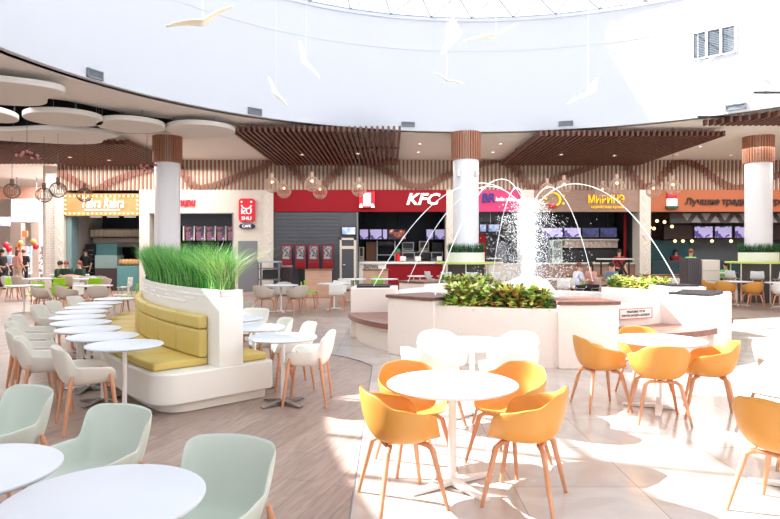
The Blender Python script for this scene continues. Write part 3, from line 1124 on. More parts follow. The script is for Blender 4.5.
def kiosk():
    t = thing('ordering_kiosk', '', 'kiosk', (0, 0, 0), 0, 'red self-ordering kiosks')
    rr_prism(-.22, .22, .95, 1.95, .04, -.1, .1).build('cabinet', M_redb2, t)
    MB().box(-.16, .16, -.115, -.1, 1.35, 1.88).build('screen', ramp_mat('kiosk_picture', [(.4, (58, 56, 64)), (.5, (150, 146, 150)), (.62, (90, 60, 66))], scale=5, emit=.2), t, smooth=0)
    MB().box(-.17, .17, -.13, -.1, 1.02, 1.2).build('card_reader', M_red, t, bevel=.01)
    MB().box(-.1, .1, -.02, .08, 0, .95).build('pedestal', M_black, t, bevel=.01)
    return t
M_redb2 = mat('kiosk_red', (116, 18, 32), .4)
KP = kiosk()
for k, px in enumerate((287, 301, 314, 328)):
    place(KP, (wx(px, 25.5), 25.5, 0), 0, 'red ordering kiosk against the dark cladding, %s from the left' % NUM[k])
t = boxthing('wall_screen', 'small bright screen above the white-framed door', 'screen', wx(342), wx(356), FY - .06, FY + .05, wz(235), wz(227), M_black)
MB().box(wx(342.6), wx(355.4), FY - .07, FY - .06, wz(234.4), wz(227.6)).build('display', SCREENS[1], t, world=True, smooth=0)
t = bpy.data.objects.new('door_1', None)
COL.objects.link(t)
t.location = (wx(348), FY, 0)
ORIG[t.name] = tuple(t.location)
struct(t)
MB().box(wx(340), wx(342), FY - .04, FY + .1, 0, wz(238)).box(wx(354), wx(356.5), FY - .04, FY + .1, 0, wz(238)).box(wx(340), wx(356.5), FY - .04, FY + .1, wz(240), wz(238)).box(wx(340), wx(356.5), FY - .03, FY + .1, wz(249), wz(246)).build('door_frame', M_cream, t, world=True, smooth=0)
MB().box(wx(342), wx(354), FY, FY + .05, 0, wz(240)).build('door_leaf', M_dgrey, t, world=True, smooth=0)
MB().tube([(wx(343.5), FY - .06, 1.1), (wx(345.5), FY - .06, 1.1)], .02, 6).build('door_handle', M_steel, t, world=True)
boxthing('metal_post', 'slim steel post at the left edge of the open kitchen', 'post', wx(356.7), wx(358.2), FY - .03, WY + .2, 0, 3.3, M_grey)

def interior(px0, px1, m, name, depth=4.5):
    mm = MB()
    mm.box(wx(px0), wx(px1), WY + depth, WY + depth + .1, 0, 4.2)
    o_ = mm.build(name, m, smooth=0)
    struct(o_)
    return o_
interior(280, 446, M_navy, 'wall_kitchen', 3.2)
interior(56, 145, M_navy, 'wall_bakery', 3.6)
interior(470, 530, M_grey, 'wall_icecream', 3)
interior(533, 640, mat('charcoal', (48, 50, 58), .6), 'wall_noodle', 3)
interior(645, 800, mat('taupe_wall', (92, 78, 72), .6), 'wall_turkish', 3.4)
for nm, px in (('wall_partition_a', 151), ('wall_partition_b', 270), ('wall_partition_c', 450), ('wall_partition_d', 527), ('wall_partition_e', 643)):
    struct(MB().box(wx(px) - .06, wx(px) + .06, WY + .65, WY + 6, 0, 4.2).build(nm, M_dgrey, smooth=0))

def screen(px0, px1, py0, py1, Y, m, label, group):
    t = thing('menu_screen', label, 'screen', (wx((px0 + px1) / 2, Y), Y, wz(py1, Y)), 0, group)
    MB().box(wx(px0, Y), wx(px1, Y), Y, Y + .08, wz(py1, Y), wz(py0, Y)).build('casing', M_black, t, world=True, smooth=0)
    MB().tube([(wx((px0 + px1) / 2, Y), Y + .04, wz(py0, Y)), (wx((px0 + px1) / 2, Y), Y + .04, 4.23)], .02, 6).build('hanger', M_black, t, world=True)
    MB().box(wx(px0 + .5, Y), wx(px1 - .5, Y), Y - .01, Y, wz(py1 - .5, Y), wz(py0 + .5, Y)).build('display', m, t, world=True, smooth=0)
KY = 28.0
for k, (a, b) in enumerate(((359.5, 368.5), (369.5, 382), (382.5, 387.5), (388.5, 406), (426, 433.5), (434.5, 445))):
    screen(a, b, 229, 239.5, KY, SCREENS[0] if k != 3 else SCREENS[2], 'bright menu screen in the red restaurant, %s from the left' % NUM[k], 'menu screens of the red restaurant')
for k, (a, b) in enumerate(((479.5, 486.5), (488, 499.5))):
    screen(a, b, 224, 232, 27.5, SCREENS[1], ('left' if k == 0 else 'right') + ' blue menu screen under the pink sign band', 'menu screens under the pink band')
for k, (a, b) in enumerate(((541, 563), (564, 581), (582, 599), (600, 617))):
    screen(a, b, 227.5, 237.5, 27.5, SCREENS[0] if k < 2 else SCREENS[3], 'violet menu screen in the noodle shop, %s from the left' % NUM[k], 'menu screens of the noodle shop')
for k, (a, b) in enumerate(((694, 713), (714.5, 732), (734.5, 752), (754, 772))):
    screen(a, b, 226, 238, 27.5, SCREENS[0], 'violet menu screen under the orange band, %s from the left' % NUM[k], 'menu screens under the orange band')
# red restaurant counter and kitchen
t = thing('service_counter', 'long counter with pale left front and red right front', 'counter', (wx(402, 26.4), 26.6, 0))
MB().box(wx(359, 26.4), wx(386, 26.4), 26.4, 27.1, 0, 1.13).build('white_front', M_whitep, t, world=True, smooth=0)
MB().box(wx(386, 26.4), wx(446, 26.4), 26.4, 27.1, 0, 1.08).build('red_front', M_red, t, world=True, smooth=0)
MB().box(wx(359, 26.3), wx(446, 26.3), 26.33, 27.15, 1.13, 1.22).build('countertop', M_whitep, t, world=True, bevel=.01)
text('lettering', 'SHOWN', .24, (wx(371, 26.38), 26.38, wz(267, 26.38)), M_txt, t, width=.6)
def shelf_rack(x0, x1, y, z0, z1, nlev, label, items, m=M_steel, rg=None):
    t = thing('kitchen_rack', label, 'shelf', ((x0 + x1) / 2, y, z0))
    mm = MB()
    for xx in (x0, x1):
        for yy in (y, y + .4):
            mm.box(xx - .02, xx + .02, yy - .02, yy + .02, z0, z1)
    mm.build('posts', m, t, world=True, smooth=0)
    for k in range(nlev):
        z = z0 + (z1 - z0) * (k + .02) / (nlev - .6)
        if z > z1:
            break
        MB().box(x0, x1, y, y + .42, z, z + .03).build('shelf', m, t, world=True, smooth=0)
    return t
rg = random.Random(5)
shelf_rack(wx(377, 28.4), wx(395, 28.4), 28.5, .0, 2.15, 5, 'steel kitchen rack behind the counter, left of the green-topped dispenser', 0, M_wsteel)
BOXC = [mat('box_cream', (205, 190, 170), .6), mat('box_brown', (140, 96, 70), .6), mat('box_dark', (54, 42, 44), .6), mat('box_grey', (176, 178, 182), .5)]
def appliance(px0, px1, py0, py1, Y, label, m, dep=.5, group='kitchen appliances in the red restaurant'):
    x0_, x1_, z0_, z1_ = wx(px0, Y), wx(px1, Y), wz(py1, Y), wz(py0, Y)
    t = thing('kitchen_appliance', label, 'appliance', ((x0_ + x1_) / 2, Y, z0_), 0, group)
    MB().box(x0_, x1_, Y, Y + dep, z0_, z1_).build('body', m, t, world=True, bevel=.012)
    dr = MB().box(x0_ + .05, x1_ - .05, Y - .015, Y, z0_ + (z1_ - z0_) * .35, z1_ - .05).build('door', M_black, t, world=True, smooth=0)
    MB().tube([(x0_ + .07, Y - .04, z0_ + (z1_ - z0_) * .25), (x1_ - .07, Y - .04, z0_ + (z1_ - z0_) * .25)], .015, 6).build('handle', M_steel, dr, world=True)
    return t
boxthing('wood_partition', 'light brown panel at the left of the kitchen', 'panel', wx(366, 28.6), wx(376, 28.6), 28.6, 28.8, .0, 2.1, BOXC[1])
boxthing('kitchen_wall_shelf', 'long steel wall shelf carrying the upper kitchen machines', 'shelf', wx(399, 28.3), wx(444, 28.3), 28.2, 29.2, 1.6, wz(251.7, 28.3), M_steel)
appliance(402, 414, 242, 251.7, 28.3, 'grey steel cabinet hood in the middle of the kitchen', BOXC[3], .8)
boxthing('kitchen_back_counter', 'steel back counter carrying the lower kitchen machines', 'counter', wx(358.5, 27.8), wx(443, 27.8), 27.75, 28.4, 0, wz(261, 27.8), M_grey)
appliance(402, 415, 252, 261, 27.8, 'steel warming drawer below the grey hood', BOXC[3])
appliance(419, 429, 241, 251.7, 28.3, 'cream oven right of the grey hood', BOXC[0])
appliance(416, 430, 253, 261, 27.8, 'dark fryer below the cream oven', BOXC[2])
appliance(432, 443, 242, 251.7, 28.3, 'dark oven under the rightmost menu screen', BOXC[2])
appliance(431, 443, 252, 261, 27.8, 'steel fryer at the right end of the kitchen', BOXC[3])
appliance(378, 394, 241, 246, 28.4, 'dark appliance on top of the kitchen rack', BOXC[2])
appliance(359, 364, 247, 261, 27.8, 'cream machine at the left end of the kitchen', BOXC[0])
for k, (a, b) in enumerate(((400, 406), (415, 421), (437, 442))):
    t = thing('cash_register', 'white till facing the counter, %s from the left' % NUM[k], 'till', (wx((a + b) / 2, 26.6), 26.6, 1.22), 0, 'tills on the red counter')
    MB().box(wx(a, 26.6), wx(b, 26.6), 26.6, 26.66, 1.25, 1.45).build('monitor', M_whitep, t, world=True, bevel=.01)
    MB().box(wx(a + 2, 26.6), wx(b - 2, 26.6), 26.6, 26.75, 1.22, 1.25).build('foot', M_black, t, world=True)
t = thing('drink_dispenser', 'red dispenser with a green top on the counter', 'dispenser', (wx(398, 26.7), 26.7, 1.22))
MB().lathe([(0, 0), (.11, 0), (.11, .38), (0, .4)], 16).build('body', M_redb, t)
MB().lathe([(0, .38), (.13, .38), (.09, .55), (0, .58)], 16).build('lid', mat('green_lid', (20, 120, 70), .4), t)

# 4 pink shop
t = fascia('shop_sign', 'pink sign band with BR emblem and script beside the middle column', 470, 519, M_pink)
text('lettering', 'BR', .52, (wx(487.5), FY - .04, wz(198.5)), M_blueL, t, shear=.1, offset=.012, width=.56)
text('lettering', 'baskin robbins', .26, (wx(505), FY - .04, wz(199.5)), M_lit, t, shear=.25, offset=.0, width=.85)
boxthing('window_band', 'grey glazed band under the pink sign', 'window', wx(479, 27), wx(521, 27), 27, 27.05, wz(222, 27), wz(212, 27), M_dgrey)
boxthing('post', 'white mullion in the glazed band under the pink sign', 'post', wx(494), wx(494.6), 26.95, 27, wz(222), wz(212), M_white)
boxthing('red_panel', 'dark red upright panel beside the middle column', 'panel', wx(479, 27), wx(486, 27), 27, 27.1, 0, wz(234, 27), M_red)
boxthing('display_cabinet', 'tall glass-fronted grey cabinet under the pink sign', 'cabinet', wx(497, 26.9), wx(507, 26.9), 26.9, 27.4, 0, wz(242, 26.9), M_grey)
t = boxthing('ice_cream_counter', 'white and steel display counter under the pink sign', 'counter', wx(486, 26.2), wx(520, 26.2), 26.2, 26.9, 0, 1.15, M_cream)
MB().box(wx(486, 26.2), wx(503, 26.2), 26.15, 26.9, 1.15, 1.22).box(wx(488, 26.2), wx(502, 26.2), 26.2, 26.8, 1.35, 1.38).build('glass_shelf', M_whitep, t, world=True)

# 5 noodle shop
t = fascia('shop_sign', 'brown sign band with yellow noodle shop letters and emblem', 533, 638, M_brownp)
text('lettering', '\u041c\u0418\u0420\u0418\u041d\u042d', .47, (wx(605), FY - .04, wz(200)), M_yl, t, offset=.006, width=1.5)
text('lettering', '\u043a\u043e\u0440\u0435\u0439\u0441\u043a\u0430\u044f \u043a\u0443\u0445\u043d\u044f', .16, (wx(606), FY - .04, wz(207.3)), M_yl, t, width=1.35)
mm = MB()
c = (wx(552), FY - .05, wz(200))
mm.tube([(c[0] + .3 * math.cos(R(a)), c[1], c[2] + .28 * math.sin(R(a))) for a in range(-60, 200, 20)], .045, 6)
mm.build('emblem_arc', M_yl, t, world=True)
mm = MB()
mm.tube([(c[0] + .28 * math.cos(R(a)), c[1], c[2] + .3 * math.sin(R(a))) for a in range(205, 320, 20)], [.02, .05, .06, .06, .05, .02], 6)
mm.build('emblem_smile', M_redb, t, world=True)
mm = MB()
for a in (30, 150, 210, 330):
    mm.sphere((c[0] + .5 * math.cos(R(a)), c[1], c[2] + .32 * math.sin(R(a))), .055, 6)
mm.build('emblem_dots', M_yl, t, world=True)
t = boxthing('serving_shelf', 'pale back shelf with a tiled front in the noodle shop', 'shelf', wx(563, 27.6), wx(617, 27.6), 27.5, 27.9, wz(248, 27.6), wz(239.5, 27.6), ramp_mat('tile_front', [(.4, (170, 150, 140)), (.6, (205, 190, 176))], scale=8))
MB().box(wx(562, 27.5), wx(618, 27.5), 27.4, 27.95, wz(240.5, 27.5), wz(239, 27.5)).build('pale_strip', M_cream, t, world=True)  # plain cream strip along the shelf top
t = boxthing('tall_display_fridge', 'tall pale green display fridge behind the water spray', 'fridge', wx(552, 27), wx(562.5, 27), 27, 27.6, 0, wz(239.5, 27), mat('pale_green_metal', (190, 214, 196), .4))
MB().box(wx(553.5, 27), wx(561, 27), 26.97, 27, wz(248, 27), wz(241, 27)).box(wx(553.5, 27), wx(561, 27), 26.97, 27, wz(259, 27), wz(250, 27)).build('glass_door', M_grey, t, world=True)
t = boxthing('noodle_counter', 'long low counter with pinkish panels in the noodle shop', 'counter', wx(530, 26.3), wx(636, 26.3), 26.3, 27, 0, 1.12, M_brownp)
MB().box(wx(530, 26.2), wx(636, 26.2), 26.22, 27.05, 1.12, 1.18).build('countertop', M_cream, t, world=True)
boxthing('black_equipment_row', 'row of black cookware under the pale shelf', 'cookware', wx(563, 27.4), wx(628, 27.4), 27.4, 27.9, 1.1, wz(249.5, 27.4), M_black)
boxthing('glossy_red_post', 'dark red upright post at the right of the noodle shop', 'post', wx(624, 27), wx(626.5, 27), 27, 27.1, 0, 3.3, M_red)

# 6 orange shop
t = fascia('shop_sign', 'long orange sign band with dark Cyrillic letters', 649, 800, M_orange)
text('lettering', '\u041b\u0443\u0447\u0448\u0438\u0435 \u0442\u0440\u0430\u0434\u0438\u0446\u0438\u0438 \u0442\u0443\u0440\u0435\u0446\u043a\u043e\u0439 \u043a\u0443\u0445\u043d\u0438', .37, (wx(683.5), FY - .04, wz(202)), M_txt, t, offset=.008, align='LEFT', shear=.08)
t = thing('figure_sign', 'red and white bucket-shaped sign on the orange band', 'sign', (wx(670), FY - .1, wz(208.5)))
MB().box(wx(665), wx(675), FY - .1, FY, wz(199), wz(192)).build('red_top', M_redb, t, world=True, bevel=.04)
MB().box(wx(665), wx(675), FY - .1, FY, wz(206.5), wz(199)).build('white_body', M_lit, t, world=True, bevel=.02)
rr_prism(wx(664), wx(676), wz(209), wz(206.3), .05, FY - .12, FY).build('green_foot', mat('deep_green', (30, 70, 54), .5), t, world=True)
t = thing('triangle_valance', 'dark valance with a row of grey triangles under the orange band', 'valance', (wx(725), 26.4, wz(223)))
MB().box(wx(670, 26.4), wx(800, 26.4), 26.4, 26.45, wz(223, 26.4), wz(213, 26.4)).build('board', mat('valance_dark', (72, 66, 68), .6), t, world=True, smooth=0)
mm = MB()
for k in range(12):
    a = 687 + k * 9.5
    if k % 2:
        mm.add([(wx(a - 5, 26.38), 26.38, wz(222.5, 26.38)), (wx(a + 5, 26.38), 26.38, wz(222.5, 26.38)), (wx(a, 26.38), 26.38, wz(215, 26.38))], [(0, 1, 2)])
    else:
        mm.add([(wx(a - 5, 26.38), 26.38, wz(213.5, 26.38)), (wx(a + 5, 26.38), 26.38, wz(213.5, 26.38)), (wx(a, 26.38), 26.38, wz(221, 26.38))], [(0, 2, 1)])
mm.build('triangles', mat('triangle_grey', (150, 146, 146), .6), t, world=True, smooth=0)
boxthing('screen_beam', 'black beam carrying the menu screens under the orange band', 'beam', wx(664, 27.6), wx(800, 27.6), 27.6, 27.8, wz(239.3, 27.6), wz(225, 27.6), mat('beam_brown', (70, 52, 50), .5))
boxthing('teal_panel', 'dark teal wall panel left in the shop under the orange band', 'panel', wx(650, 28), wx(690, 28), 28, 28.2, 0, wz(240, 28), mat('deep_teal', (20, 74, 84), .5))
boxthing('grey_tile_panel', 'grey tiled wall panel behind the kitchen under the orange band', 'panel', wx(690, 28.6), wx(760, 28.6), 28.6, 28.8, 0, wz(239, 28.6), mat('grey_tile', (110, 118, 124), .4))
boxthing('turkish_counter', 'dark counter running under the orange band', 'counter', wx(652, 26.6), wx(790, 26.6), 26.6, 27.3, 0, 1.25, mat('dark_teal_counter', (30, 58, 66), .4))
LP = thing('spot_lamp', '', 'lamp')
MB().sphere((0, 0, 0), .07, 10).build('bulb', M_bulb, LP)
MB().tube([(0, 0, .05), (0, 0, .12)], .01, 5).build('stem', M_black, LP)
LQ = thing('ball_lamp', '', 'lamp')
MB().sphere((0, 0, 0), .07, 10).build('bulb', M_bulb, LQ)
MB().tube([(0, 0, .05), (0, 0, 1.32)], .006, 5).build('cord', M_black, LQ)
for k, px in enumerate((675, 683, 692, 712, 731, 771)):
    place(LP, (wx(px, 27.7), 27.7, wz(239.3, 27.7) - .08), 0, 'small glowing spot under the screen beam, %s from the left' % NUM[k], 'spots under the screen beam')
for k, (px, py) in enumerate(((648, 223.5), (657, 221), (664.5, 222), (672, 226.5), (650, 227.5), (654, 228.5))):
    place(LQ, (wx(px, 26.5), 26.5, wz(py, 26.5)), 0, 'glowing ball lamp hanging beside the right pilaster, %s of the cluster from the left' % NUM[k], 'ball lamps beside the right pilaster')
# 7 bakery on the left
boxthing('bakery_glass_jamb', 'teal grey jamb at the left of the bakery opening', 'jamb', wx(66.5), wx(71.5), WY, WY + .6, 0, wz(216), mat('jamb_teal', (120, 144, 148), .3))
t = boxthing('bakery_wall_shelf', 'brown wall shelf loaded with round tins in the bakery', 'shelf', wx(89, 28), wx(141, 28), 28, 28.4, wz(237.6, 28), wz(236.6, 28), BOXC[1])
POT = thing('round_tin', '', 'tin')
MB().lathe([(0, 0), (.14, 0), (.16, .3), (0, .32)], 14).build('body', BOXC[0], POT)
MB().lathe([(0, .32), (.17, .31), (.15, .36), (0, .37)], 14).build('lid', BOXC[1], POT)
for k in range(12):
    x_ = wx(91 + k * 4.3, 28)
    place(POT, (x_, 28.2, wz(236.5, 28)), 0, 'round tin on the bakery wall shelf, %s from the left' % NUM[k], 'tins on the bakery wall shelf')
boxthing('bakery_pale_panel', 'pale bulkhead panel below the tins in the bakery', 'panel', wx(89, 28), wx(142, 28), 28.35, 28.5, wz(243, 28), wz(238, 28), BOXC[0])
boxthing('bakery_fridge', 'teal cabinet with rounded door in the bakery', 'cabinet', wx(95, 27.6), wx(117, 27.6), 27.6, 28.2, 0, wz(243.5, 27.6), M_teal)
t = boxthing('cooling_rack', 'dark tray rack at the left of the bakery', 'rack', wx(85, 27.4), wx(94, 27.4), 27.4, 27.9, 0, wz(244, 27.4), M_black)
mm = MB()
for k in range(8):
    mm.box(wx(85.5, 27.4), wx(93.5, 27.4), 27.36, 27.4, .3 + k * .2, .33 + k * .2)
mm.build('trays', M_grey, t, world=True, smooth=0)
t = boxthing('pastry_case', 'glass pastry case with pinkish base at the bakery front', 'display case', wx(95, 26.2), wx(117, 26.2), 26.2, 27, 0, .95, BOXC[2])
MB().box(wx(95, 26.2), wx(117, 26.2), 26.2, 26.9, .95, 1.5).build('glass_top', mat('case_glass', (110, 130, 126), .1), t, world=True)
t = boxthing('bread_case', 'teal counter with baskets of bread at the bakery right', 'display case', wx(117, 26.2), wx(141, 26.2), 26.2, 27, 0, 1.05, M_teal)
mm = MB()
for k in range(6):
    mm.sphere((wx(120 + k * 3.6, 26.5), 26.5, 1.2), .14, 8, (1, .8, 1))
mm.build('bread', mat('crust', (200, 150, 100), .7), t, world=True)
boxthing('bakery_awning', 'dark slanted board above the bread case', 'panel', wx(117, 26.8), wx(141, 26.8), 26.8, 26.9, wz(247, 26.8), wz(242, 26.8), BOXC[2])
for k in range(3):
    t = thing('strip_lamp', 'long lit strip lamp under the bulb-framed sign, %s from the left' % NUM[k], 'lamp', (wx(96 + 17 * k, 27), 27, wz(216.5, 27)), 0, 'strip lamps in the bakery')
    MB().box(wx(90 + 17 * k, 27), wx(101 + 17 * k, 27), 27, 27.1, wz(217.3, 27), wz(216.5, 27)).build('tube', M_lit, t, world=True)
    MB().box(wx(90 + 17 * k, 27), wx(101 + 17 * k, 27), 27, 27.12, wz(216.5, 27), wz(216, 27)).build('housing', M_black, t, world=True)
    MB().tube([(wx(96 + 17 * k, 27), 27.06, wz(216, 27)), (wx(96 + 17 * k, 27), 27.06, 4.23)], .015, 6).build('hanger', M_black, t, world=True)

# ------------------------------------------------------------------ far left corridor
CY = 32.0
mm = MB()
mm.box(wx(43, 28), wx(58, 28), 28, 28.3, 0, CH)
struct(mm.build('wall_left', M_gridf, smooth=0))
struct(MB().box(wx(58), wx(58) + .2, WY + .2, 34, 0, CH).build('wall_left_return', M_gridf, smooth=0))
t = thing('brick_pier', 'cream brick pier left of the zigzag pilaster', 'pillar', (wx(50), 26.5, 0))
mm = MB()
x0_, x1_ = wx(46), wx(57)
mm.box(x0_, x1_, WY - .02, WY + .5, 0, Z2 + .7, 1)
z = 0
k = 0
while z < Z2 + .6:
    x_ = x0_ - (.12 if k % 2 else 0)
    while x_ < x1_:
        a, b = max(x_, x0_), min(x_ + .22, x1_)
        if b - a > .04:
            mm.box(a, b, WY - .035, WY, z, z + .09)
        x_ += .24
    z += .105
    k += 1
mm.build('bricks', [M_gridf, mat('mortar', (190, 178, 168), .8)], t, world=True, smooth=0)
struct(MB().box(-32, wx(43, CY), 44, 44.3, 0, CH).build('wall_far', mat('far_wall', (226, 214, 206), .7), smooth=0))
struct(MB().box(-32, -31.7, -9, 46, 0, CH).build('wall_far_left', mat('far_wall2', (226, 220, 214), .7), smooth=0))
wp = boxthing('white_hanging_panel', 'large blank white panel over the corridor at the left', 'panel', wx(11, CY), wx(39, CY), CY, CY + .3, wz(222, CY), wz(199, CY), mat('panel_lit', (238, 238, 252), .4, emit=.25))
mm = MB()
for px_ in (15, 35):
    mm.tube([(wx(px_, CY), CY + .15, wz(199, CY)), (wx(px_, CY), CY + .15, CH)], .02, 6)
mm.build('hanger', M_grey, wp, world=True)
boxthing('bulkhead', 'sloping brown bulkhead above the white corridor panel', 'panel', wx(-10, 33), wx(42, 33), 33, 33.3, wz(199, 33), wz(187, 33), mat('salmon_brown', (190, 140, 120), .6))
boxthing('corridor_screen', 'violet screen at the left edge over the corridor', 'screen', wx(-5, 30), wx(9, 30), 30, 30.1, wz(226, 30), wz(217, 30), mat('pale_violet', (206, 200, 240), .4, emit=.25))
for k, (a, b) in enumerate(((10, 21), (31, 39))):
    boxthing('stone_pier', ('left' if k == 0 else 'right') + ' grey stone pier of the far shop entrance', 'pillar', wx(a, 34), wx(b, 34), 34, 34.4, 0, wz(223, 34), mat('stone_grey', (176, 160, 152), .6), group='grey piers of the far shop entrance')
t = boxthing('round_lamp_sign', 'small round orange sign over the corridor entrance', 'sign', wx(22, 33.5), wx(27, 33.5), 33.5, 33.6, wz(237, 33.5), wz(231, 33.5), mat('far_orange', (226, 140, 80), .5))
for k, (a, b, c_) in enumerate(((3, 10, (180, 200, 220)), (22, 27, (230, 180, 200)), (27, 31, (150, 190, 210)), (39, 43, (120, 120, 130)))):
    tt = thing('poster_stand', 'colourful display stand in the corridor, %s from the left' % NUM[k], 'display stand', (wx((a + b) / 2, 31), 31, 0), 0, 'display stands in the corridor')
    MB().box(wx(a, 31), wx(b, 31), 31, 31.1, .5, 1.9).build('board', ramp_mat('poster%s' % NUM[k], [(.35, c_), (.5, (230, 230, 235)), (.62, (200, 90, 90))], scale=4, interp='CONSTANT'), tt, world=True, smooth=0)
    MB().box(wx(a, 31) + .05, wx(b, 31) - .05, 31.02, 31.08, 0, .5).build('foot', M_grey, tt, world=True)
BALL = thing('balloon', '', 'balloon')
MB().sphere((0, 0, 0), .13, 14, (1, 1, 1.2)).build('envelope', M_redb, BALL)
MB().tube([(0, 0, -.19), (.02, 0, -1.2)], .004, 4).build('string', M_grey, BALL)
for k, (px, py, c_, nm) in enumerate(((6, 245, M_redb, 'red'), (20.5, 243.5, M_yel, 'yellow'), (33.5, 242, M_yel, 'yellow'), (36, 246.5, M_redb, 'red'), (9, 249, M_redb, 'red'), (18, 248, M_orange, 'orange'))):
    x_, y_, z_ = atd(px, py, 29.5)
    lb = ['red balloon highest at the left edge', 'yellow balloon left of the poster stands', 'yellow balloon nearest the cream pier', 'red balloon below the right yellow one', 'red balloon lower at the left edge', 'orange balloon below the left yellow one'][k]
    place(BALL, (x_, y_, z_), 0, lb, 'balloons in the corridor', swap={'bright_red': c_} if c_ is not M_redb else None)

# ------------------------------------------------------------------ chairs
def polar_shell(zs, rb, zrim, rrim, n=2.4, nphi=56, nt=9, th=.011, bend=.92, yc=0, pw=1.0, dish=.014):
    """seat shell; phi measured from the front (+Y), zrim/rrim are functions of |phi| in degrees"""
    vs, fs = [(0, yc, zs)], []
    for i in range(nphi):
        ph = 2 * PI * i / nphi
        dg = abs(math.degrees((ph + PI) % (2 * PI) - PI))
        sx, cy = math.sin(ph), math.cos(ph)
        s = 1 / ((abs(cy) ** n + abs(sx) ** n) ** (1 / n))
        zr, rr_ = zrim(dg), rrim(dg)
        for k in range(1, nt + 1):
            t = k / nt
            if t <= .4:
                r_ = rb * s * t / .4
                z = zs + dish * (t / .4) ** 2
            else:
                u = (t - .4) / .6
                p0 = (rb * s, zs + dish)
                p1 = (rb * s + (rr_ * s - rb * s) * bend, zs + dish + .01 + (zr - zs) * .06)
                p2 = (rr_ * s, zr)
                r_ = (1 - u) ** 2 * p0[0] + 2 * u * (1 - u) * p1[0] + u * u * p2[0]
                z = (1 - u) ** 2 * p0[1] + 2 * u * (1 - u) * p1[1] + u * u * p2[1]
            vs.append((r_ * sx, yc + r_ * cy, z))
    for i in range(nphi):
        j = (i + 1) % nphi
        a, b = 1 + i * nt, 1 + j * nt
        fs.append((0, a, b))
        for k in range(nt - 1):
            fs.append((a + k, a + k + 1, b + k + 1, b + k))
    return solid(vs, fs, th)
def lerp_tab(tab):
    def f(x):
        for (a, va), (b, vb) in zip(tab, tab[1:]):
            if x <= b:
                t = (x - a) / (b - a)
                t = t * t * (3 - 2 * t)
                return va + (vb - va) * t
        return tab[-1][1]
    return f
def leg(p0, p1, r0, r1, knee=None):
    pts_ = [p0, p1] if not knee else [knee, p0, p1]
    rad = [r0, r1] if not knee else [r0 * .9, r0, r1]
    return MB().tube(pts_, rad, 10, flat=.8)
def tub_chair(m, label=''):
    t = thing('tub_armchair', label, 'chair')
    zr = lerp_tab([(0, .455), (34, .46), (62, .64), (80, .665), (115, .70), (150, .785), (180, .80)])
    rr_ = lerp_tab([(0, .235), (40, .265), (75, .295), (110, .29), (150, .285), (180, .285)])
    me = polar_shell(.425, .16, zr, rr_, n=2.25, bend=.8)
    me.materials.append(m)
    put('shell', me, t)
    for sx in (-1, 1):
        for sy in (-1, 1):
            MB().tube([(sx * .06, sy * .1, .405), (sx * .13, sy * .135, .41), (sx * .165, sy * .16, .385), (sx * .25, sy * .235, .0)], [.013, .019, .021, .0125], 10).build('leg', M_oak, t)
    mm = MB().tube([(-.12, .13, .412), (.12, .13, .412)], .015, 8).tube([(-.12, -.13, .412), (.12, -.13, .412)], .015, 8)
    mm.tube([(0, -.13, .412), (0, .13, .412)], .014, 8)
    mm.build('seat_frame', M_oak, t)
    return t
def wing_chair(m, label='', rim=None):
    t = thing('shell_armchair', label, 'chair')
    zr = lerp_tab([(0, .455), (36, .46), (48, .57), (58, .605), (116, .62), (120, .63), (129, .775), (142, .80), (180, .805)])
    rr_ = lerp_tab([(0, .235), (30, .25), (60, .275), (105, .262), (122, .245), (132, .285), (180, .315)])
    me = polar_shell(.43, .19, zr, rr_, n=3.6, bend=.62, th=.013, nphi=80)
    me.materials.append(m)
    put('shell', me, t)
    for sx in (-1, 1):
        for sy in (-1, 1):
            MB().tube([(sx * .235, sy * .165, .535), (sx * .245, sy * .18, .45), (sx * .27, sy * .24, 0)], [.012, .021, .014], 10).build('leg', M_oak, t)
    MB().tube([(-.235, .16, .42), (.235, .16, .42)], .012, 8).tube([(-.235, -.16, .42), (.235, -.16, .42)], .012, 8).build('seat_frame', M_oak, t)
    return t
def side_chair(m, label=''):
    t = thing('side_chair', label, 'chair')
    vs, fs = [], []
    prof = [(.2, .445), (.18, .455), (.0, .445), (-.14, .45), (-.185, .49), (-.205, .6), (-.225, .8)]
    N = 9
    for (y, z) in prof:
        for i in range(N):
            u = i / (N - 1) * 2 - 1
            vs.append((u * .21, y + (.03 * u * u if z > .5 else 0), z + .015 * u * u))
    for a in range(len(prof) - 1):
        for i in range(N - 1):
            fs.append((a * N + i, a * N + i + 1, (a + 1) * N + i + 1, (a + 1) * N + i))
    me = solid(vs, fs, .014)
    me.materials.append(m)
    put('shell', me, t)
    for sx in (-1, 1):
        for sy in (-1, 1):
            MB().tube([(sx * .15, sy * .14, .44), (sx * .2, sy * .2, 0)], [.018, .012], 8).build('leg', M_oak, t)
    return t
YC = tub_chair(M_yel)
WTC = tub_chair(M_whitep)
BTC = tub_chair(M_beigep)
MC = wing_chair(M_mint)
CC = wing_chair(M_crm)
GC = side_chair(M_green)
WC = side_chair(M_whitep)

